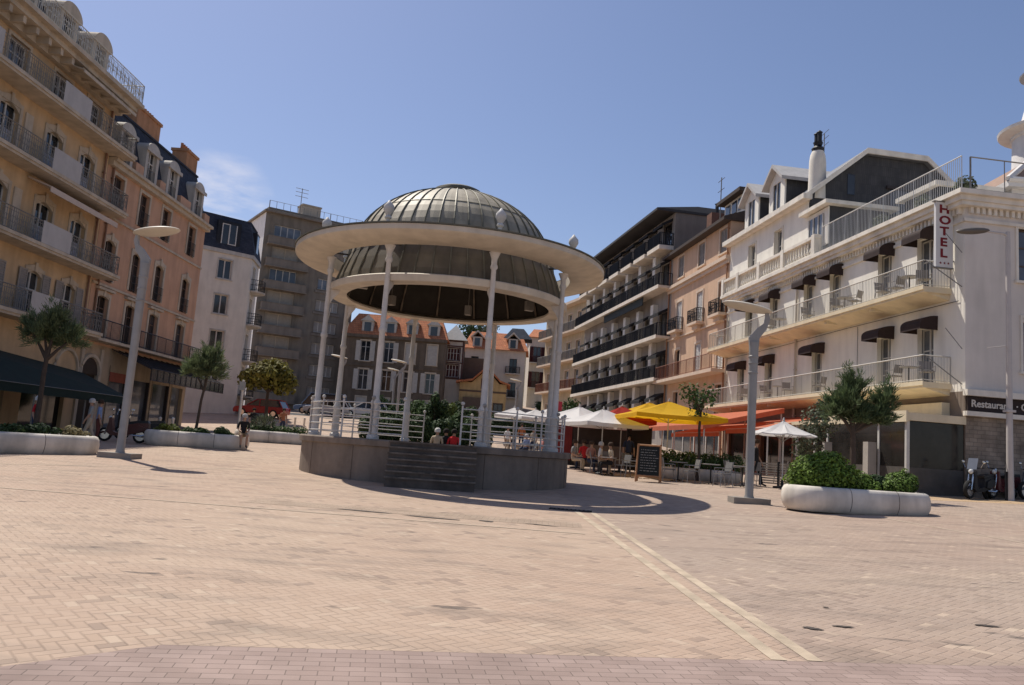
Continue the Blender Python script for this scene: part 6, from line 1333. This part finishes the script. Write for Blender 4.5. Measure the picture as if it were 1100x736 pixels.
# ------------------------------------------------------------------ motor scooters and bicycles
blk = mat('black plastic', (.02, .02, .022), .4, .1); rub = mat('tyre rubber', (.018, .018, .018), .85, .1); chro = mat('chrome', (.6, .6, .6), .2, .05, 3, metal=.9)
def scooter(label, x, y, ang, body, big=False, group='parked motor scooters', screen=False):
    t = empty('motor_scooter', (x, y, gz(x, y)), ang, label, 'motor scooter', group); wr = .27 if not big else .31; wb = .66
    for wx in (-wb, wb):
        m = MB(lambda a, b, c: (a, c, b)); prof = [(wr-.09, -.05), (wr-.02, -.06), (wr, -.025), (wr, .025), (wr-.02, .06), (wr-.09, .05), (wr-.09, -.05)]
        m.lathe(prof, (wx, wr, 0), 20); w_ = m.build('wheel', rub, t, True)
        m = MB(lambda a, b, c: (a, c, b)); m.lathe([(0, -.04), (wr-.09, -.04), (wr-.09, .04), (0, .04)], (wx, wr, 0), 16); m.build('rim', chro, w_)
    m = MB(); m.prism([(-.98, .62), (-.95, .80), (-.55, .78), (-.15, .70), (-.10, .42), (.22, .36), (.34, .42), (.44, .95), (.52, .93), (.56, .35), (.40, .24), (-.12, .26), (-.42, .36), (-.80, .46)], -.15, .15)
    for sg in (-1, 1): m.prism([(-.95, .58), (-.6, .72), (-.25, .62), (-.2, .40), (-.5, .38)], sg*.15, sg*.2) if sg > 0 else m.prism([(-.95, .58), (-.6, .72), (-.25, .62), (-.2, .40), (-.5, .38)], -.2, -.15)
    m.build('body', body, t)
    m = MB(); m.prism([(-.97, .80), (-.92, .90), (-.55, .88), (-.12, .80), (-.14, .71), (-.55, .785)], -.14, .14); m.build('seat', blk, t)
    m = MB(); m.tube([(wb, .07, wr), (.50, .07, .85)], .025, 6); m.tube([(wb, -.07, wr), (.50, -.07, .85)], .025, 6); m.tube([(.48, 0, .8), (.42, 0, 1.03)], .03, 6); m.build('fork', chro, t)
    m = MB(); m.tube([(.30, -.34, 1.06), (.40, -.15, 1.04), (.42, 0, 1.03), (.40, .15, 1.04), (.30, .34, 1.06)], .018, 6); m.build('handlebar', blk, t)
    m = MB(); m.prism([(wb-.25, wr+.02), (wb-.15, wr+.12), (wb+.08, wr+.13), (wb+.26, wr-.02), (wb+.2, wr+.06), (wb, wr+.09), (wb-.18, wr+.06)], -.07, .07); m.build('mudguard', body, t)
    m = MB(); m.sphere((.52, 0, .92), .085, 10, 6); m.build('headlight', mat('lamp glass', (.62, .62, .60), .1, .02), t, True)
    for sg in (-1, 1):
        m = MB(); m.tube([(.38, sg*.25, 1.05), (.36, sg*.33, 1.22)], .008, 4); m.sphere((.35, sg*.34, 1.25), .055, 8, 5); m.build('mirror', chro, t)
    m = MB(); m.tube([(-.35, .15, .3), (-.75, .19, .28), (-1.0, .19, .38)], [.02, .05, .045], 7); m.build('exhaust', chro, t)
    if screen:
        m = MB(); m.prism([(.46, 1.0), (.34, 1.38), (.35, 1.38), (.48, 1.0)], -.16, .16); m.build('windscreen', gl2, t)
    return t
p = onground(143, 477); scooter('dark maroon motor scooter parked left of the planter with the small tree', -15.05, 32.2, R(188), mat('maroon scooter paint', (.09, .03, .025), .3, .1))
scooter('black motor scooter behind the maroon one, below the town house canopy', -15.3, 34.2, R(200), blk, True)
scooter('black motor scooter nearest the hotel corner, headlights towards the square', 16.35, 28.05, R(215), blk, True, screen=True)
scooter('dark red motor scooter second from the hotel corner', 17.6, 28.75, R(212), mat('dark red scooter paint', (.10, .018, .02), .3, .1), True)
scooter('grey motor scooter at the right edge behind the pole', 18.9, 28.9, R(205), mat('grey scooter paint', (.10, .10, .11), .3, .1), True)

# ------------------------------------------------------------------ cars behind the bandstand
def car(label, x, y, ang, paint, van=False):
    t = empty('parked_car', (x, y, gz(x, y)), ang, label, 'car', 'cars parked behind the bandstand'); hl_, hw2 = (2.1, .86) if not van else (2.4, .95); rf = 1.45 if not van else 2.05
    body = [(-hl_, .35), (-hl_-.03, .65), (-hl_+.02, .88), (hl_*.35, .92), (hl_*.93, .78), (hl_, .6), (hl_-.02, .32)]
    m = MB(); m.prism(body, -hw2, hw2); b_ = m.build('body', paint, t)
    try:
        bm_ = b_.modifiers.new('soft edge', 'BEVEL'); bm_.width = .06; bm_.segments = 2
    except Exception: pass
    cab = [(-hl_*.95, .88), (-hl_*.80, rf-.08), (-hl_*.55, rf), (hl_*.05, rf), (hl_*.45, .93)] if not van else [(-hl_*.98, .88), (-hl_*.95, rf), (hl_*.35, rf), (hl_*.68, .95)]
    n_ = len(cab); m = MB(); vs_ = [(a, -hw2+.03+.16*(z-.88), z) for a, z in cab]+[(a, hw2-.03-.16*(z-.88), z) for a, z in cab]; m.add(vs_, [tuple(range(n_)), tuple(range(2*n_-1, n_-1, -1))]+[(i, n_+i, n_+i+1, i+1) for i in range(n_-1)]); m.build('cabin', gl, t)
    m = MB(); top_ = [q for q in cab if q[1] > rf-.12]; a, b = top_[0][0], top_[-1][0]; hw3 = hw2-.03-.16*(rf-.88)+.02; m.box(a, b, -hw3, hw3, rf-.02, rf+.03)
    for sg in (-1, 1):
        for (xa, za), (xb, zb) in ((cab[0], top_[0]), (cab[-1], top_[-1]), ((-.1, .9), (-.1, rf))): m.tube([(xa, sg*(hw2-.02-.16*(za-.88)), za), (xb, sg*(hw2-.02-.16*(zb-.88)), zb)], .045, 5)
    m.build('roof', paint, t)
    for wx in (-hl_*.62, hl_*.62):
        for sg in (-1, 1):
            m = MB(lambda a, b, c: (a, c, b)); m.lathe([(.2, -.1), (.31, -.1), (.33, -.06), (.33, .06), (.31, .1), (.2, .1), (.2, -.1)], (wx, .33, sg*(hw2-.08)), 18); w_ = m.build('wheel', rub, t, True)
            m = MB(lambda a, b, c: (a, c, b)); m.lathe([(0, -.07), (.2, -.07), (.2, .07), (0, .07)], (wx, .33, sg*(hw2-.06)), 14); m.build('rim', chro, w_)
    for sg in (-1, 1):
        MB().box(hl_-.09, hl_+.01, sg*.62-.16, sg*.62+.16, .60, .74).build('headlight', MATS['lamp glass'], t); MB().box(-hl_-.04, -hl_+.05, sg*.68-.09, sg*.68+.09, .62, .86).build('tail_light', c_rd, t)
    return t
Yd = 74.5; p = at(352, 441, Yd); car('silver hatchback parked behind the bandstand railing at left', p.x, Yd, R(180), mat('silver car paint', (.45, .46, .48), .25, .04, metal=.4))
p = at(392, 446, 75); car('pale car parked behind the left front column of the bandstand', p.x, 75.2, R(182), mat('white car paint', (.62, .62, .61), .25, .04))
p = at(345, 428, 79); car('blue grey van parked behind the silver hatchback', p.x, 79, R(180), mat('blue grey van paint', (.20, .26, .36), .3, .04), True)
p = at(279, 442, 66); car('red car parked under the yellowing tree before the grey block', p.x, 66.5, R(175), mat('red car paint', (.30, .02, .02), .25, .04))

# ------------------------------------------------------------------ people
skin = mat('skin', (.42, .25, .17), .55, .05)
HB = {}
def person(label, x, y, ang, pose, shirt, legs, hair, z=None, hgt=1.7, bare_legs=False, hat=None, seat=.45, group=None):
    z = gz(x, y) if z is None else z; k = hgt/1.72
    J = {}
    def add(n, p, r): J[n] = (Vector(p), r)
    sit = pose == 'sit'; pel = seat+.10 if sit else .92
    add('pel', (0, 0, pel), .135); add('waist', (0, -.01 if not sit else .02, pel+.16), .125); add('chest', (0, .0 if not sit else .0, pel+.36), .145); add('neckb', (0, -.01, pel+.52), .075); add('neck', (0, -.02, pel+.58), .055); add('head', (0, -.03, pel+.68), .088); add('crown', (0, -.025, pel+.77), .075)
    E_ = [('pel', 'waist'), ('waist', 'chest'), ('chest', 'neckb'), ('neckb', 'neck'), ('neck', 'head'), ('head', 'crown')]
    J['nose'] = (Vector((0, -.135, pel+.675)), .014); E_.append(('head', 'nose'))
    for s_, sg in (('l', 1), ('r', -1)):
        sw_ = (.12*sg if pose == 'walk' else 0)
        add('sh'+s_, (sg*.17, 0, pel+.47), .062); add('el'+s_, (sg*.23, .03-sw_*.6, pel+.21), .045)
        if sit: add('wr'+s_, (sg*.16, -.22, pel+.10), .032); add('ha'+s_, (sg*.13, -.30, pel+.09), .034)
        else: add('wr'+s_, (sg*.24, -.05-sw_*1.2, pel-.03), .032); add('ha'+s_, (sg*.24, -.07-sw_*1.3, pel-.12), .034)
        E_ += [('chest', 'sh'+s_), ('sh'+s_, 'el'+s_), ('el'+s_, 'wr'+s_), ('wr'+s_, 'ha'+s_)]
        hp = J['ha'+s_][0]; wp = J['wr'+s_][0]; d = (hp-wp).normalized()
        for i, (o, ln) in enumerate(((-.026, .065), (-.009, .075), (.009, .07), (.026, .055))): add('f%d%s' % (i, s_), tuple(hp+d*ln+Vector((o*.3, o, 0))), .0085); E_.append(('ha'+s_, 'f%d%s' % (i, s_)))
        add('th'+s_, tuple(wp+(hp-wp)*.6+Vector((-sg*.045, -.02, 0))), .010); E_.append(('wr'+s_, 'th'+s_))
        add('hip'+s_, (sg*.095, -.01, pel-.05), .10)
        if sit: add('kn'+s_, (sg*.12, -.42, seat+.06), .062); add('an'+s_, (sg*.11, -.42, .09), .042); add('to'+s_, (sg*.12, -.58, .035), .035)
        else: add('kn'+s_, (sg*.10, -.03+(-sw_ if pose == 'walk' else 0), .49), .065); add('an'+s_, (sg*.10, .02+(-sw_*2.2 if pose == 'walk' else 0), .09), .042); add('to'+s_, (sg*.11, -.14+(-sw_*2.2 if pose == 'walk' else 0), .035), .035)
        E_ += [('pel', 'hip'+s_), ('hip'+s_, 'kn'+s_), ('kn'+s_, 'an'+s_), ('an'+s_, 'to'+s_)]
    names = list(J); idx = {n: i for i, n in enumerate(names)}
    bm = bmesh.new(); sl_ = bm.verts.layers.skin.verify(); vv = []
    for n in names:
        v = bm.verts.new(J[n][0]*k); v[sl_].radius = (J[n][1]*k, J[n][1]*k*(.8 if n in ('pel', 'waist', 'chest') else 1)); v[sl_].use_root = n == 'pel'; vv.append(v)
    for a, b in E_: bm.edges.new((vv[idx[a]], vv[idx[b]]))
    me = bpy.data.meshes.new('person'); bm.to_mesh(me); bm.free()
    o = bpy.data.objects.new('person', me); C.objects.link(o); o.modifiers.new('skin', 'SKIN'); ss = o.modifiers.new('sub', 'SUBSURF'); ss.levels = 1; ss.render_levels = 1
    bpy.context.view_layer.update(); me2 = bpy.data.meshes.new_from_object(o.evaluated_get(bpy.context.evaluated_depsgraph_get())); o.modifiers.clear(); o.data = me2; bpy.data.meshes.remove(me)
    me2.name = 'person'; me2.materials.clear()
    for mm in (skin, shirt, legs, blk): me2.materials.append(mm)
    bones = [(J[a][0]*k, J[b][0]*k, a, b) for a, b in E_]
    for p in me2.polygons:
        c = p.center; best = None
        for a, b, na, nb in bones:
            ab = b-a; t_ = max(0, min(1, (c-a).dot(ab)/max(ab.length_squared, 1e-9))); dd = (c-(a+ab*t_)).length
            if best is None or dd < best[0]: best = (dd, na, nb, t_)
        na, nb = best[1], best[2]
        if nb[:2] in ('wa', 'ch', 'sh') or nb == 'neckb' or nb[:2] == 'el': mi = 1
        elif nb[:3] == 'hip' or na[:3] == 'hip' or (na[:2] == 'kn' and not bare_legs): mi = 2
        elif na[:2] == 'an': mi = 3
        else: mi = 0
        p.material_index = mi; p.use_smooth = True
    o.location = (x, y, z); o.rotation_euler = (0, 0, ang); tag(o, label, 'person', group)
    h = MB(); hp = J['head'][0]*k; h.lathe([(.112*k, -.03), (.118*k, .03), (.105*k, .09), (.06*k, .13), (0, .14)], (hp.x, hp.y+.018, hp.z), 12, cap=False); h.build('hair' if not hat else 'hat', hair if not hat else hat, o, True)
    e = MB()
    for sg in (-1, 1): e.sphere((hp.x+sg*.034*k, hp.y-.092*k, hp.z+.012), .011, 6, 4)
    e.build('eyes', blk, o)
    return o
def fab(n, c): return mat(n, c, .9, .12, 6)
hb = fab('brown hair', (.05, .03, .02)); hg_ = fab('grey hair', (.45, .43, .41)); hk = fab('black hair', (.015, .012, .01))
red = fab('red cloth', (.50, .025, .03)); navy = fab('navy cloth', (.03, .04, .075)); bei = fab('beige cloth', (.46, .38, .28)); blc = fab('black cloth', (.018, .018, .02)); blu = fab('light blue cloth', (.24, .32, .52)); gre = fab('grey cloth', (.28, .28, .27)); whc = fab('white cloth', (.66, .65, .63)); tan = fab('tan cloth', (.40, .29, .18))
x, y = pos(P2, 1.72, -.5); person('person in dark shirt with white hair sitting on the planter end', x, y, R(25), 'sit', blc, tan, hg_, P2.location.z+.12, 1.7, True, seat=.47)
p = at(38, 450, 27.6); person('person in a bright red jacket with pale cap, behind the front left planter', p.x, 27.6, R(100), 'stand', red, navy, hb, None, 1.58, hat=whc)
p = at(97, 450, 29.5); person('standing man in grey shirt and beige trousers beside the white bollard', p.x, 29.5, R(-60), 'walk', gre, bei, hg_, None, 1.62)
p = at(106, 450, 30.5); person('man in light blue shirt and dark shorts under the green awning end', p.x, 30.5, R(120), 'stand', blu, fab('brown red cloth', (.15, .05, .04)), hb, None, 1.6)
Yb = by+4.45
for px, sh_, hr, lb in ((470, bei, whc, 'person in a beige coat with pale hood sitting at the back edge of the bandstand'), (488, red, hk, 'person in a bright red shirt sitting at the back edge of the bandstand'), (479, blc, hk, 'dark dressed person sitting between the beige and red ones on the bandstand')):
    person(lb, at(px, 465, Yb).x, Yb if px != 479 else Yb+.15, R(180), 'sit', sh_, navy, hr, 1.70-.72, 1.62, seat=.45)
p = at(812, 490, 30.2); person('waiter in black walking before the orange awning, right of the lamp post', p.x, 30.2, R(70), 'walk', blc, blc, hb, None, 1.72)
for i, (px, Yd, an, sh_, lg_, hr, ps, lb) in enumerate(((646, 33.9, 80, whc, bei, hg_, 'sit', 'diner in a white top sitting at the table under the white parasol'), (657, 33.2, -80, bei, blc, hb, 'sit', 'diner in beige with dark trousers sitting right of the white topped one'), (636, 34.6, 30, fab('dusty pink cloth', (.38, .2, .17)), navy, hb, 'sit', 'diner in dusty pink at the left of the cafe table'), (618, 35.4, 60, gre, bei, hb, 'sit', 'diner in grey beside the right edge of the bandstand platform'), (676, 35.6, 0, navy, blc, hk, 'stand', 'waitress in dark blue standing before the dark screen'), (604, 45, 20, whc, navy, hb, 'stand', 'standing person in white seen through the right bandstand columns'), (545, 50, 40, whc, bei, hb, 'stand', 'standing person in white behind the bandstand railing under far parasols'), (573, 49, -30, bei, navy, hk, 'stand', 'standing person in beige behind the bandstand under the far parasols'), (560, 54, 0, fab('orange cloth', (.45, .16, .06)), navy, hb, 'stand', 'person in orange far behind the bandstand under the parasols'), (584, 46, 120, fab('pink cloth', (.48, .22, .2)), bei, hb, 'sit', 'person in pink sitting behind the right bandstand columns'), (566, 47, -40, blu, navy, hg_, 'sit', 'person in light blue sitting behind the bandstand, left of the pink one'), (552, 48, 60, blc, bei, hk, 'sit', 'person in black sitting behind the bandstand right of its front column'), (628, 36.5, 200, red, navy, hb, 'sit', 'diner in red sitting behind the dusty pink one'), (302, 52, 30, fab('orange brown cloth', (.35, .14, .07)), navy, hb, 'stand', 'person in orange brown near the low hedge left of the bandstand'), (270, 50, 10, blc, blc, hk, 'stand', 'person in black before the corner house shop awning'))):
    person(lb, at(px, 470, Yd).x, Yd, R(an), ps, sh_, lg_, hr)
for i, (px, Yd) in enumerate(((548, 48.3), (562, 47.4), (578, 46.4), (592, 45.5))):
    x = at(px, 470, Yd).x; place(tb0, x, Yd, .2, 'far cafe table behind the bandstand railing, %s from the left' % nm[i])
    place(ch0, x+.55, Yd+.3, R(-80), 'far cafe chair behind the bandstand railing, %s from the left' % nm[i])
# red and white banner between the right columns of the bandstand
p = at(597, 440, 44); t = empty('banner_flag', (p.x, 44, gz(p.x, 44)), R(10), 'red banner on a slim pole seen between the right columns of the bandstand', 'flag')
MB().lathe([(.03, 0), (.025, 4.2), (0, 4.22)], n=8).build('pole', wfr, t); m = MB(); vs_ = []
for j in range(7):
    for i in range(5): vs_.append((.03+.08*i, .04*math.sin(i*1.3+j*.5), 2.05+.2*j))
m.add(vs_, [(j*5+i, j*5+i+1, j*5+i+6, j*5+i+5) for j in range(6) for i in range(4)]); m.build('cloth', mat('red banner cloth', (.30, .035, .05), .8, .1, 2, trans=.3), t, True)
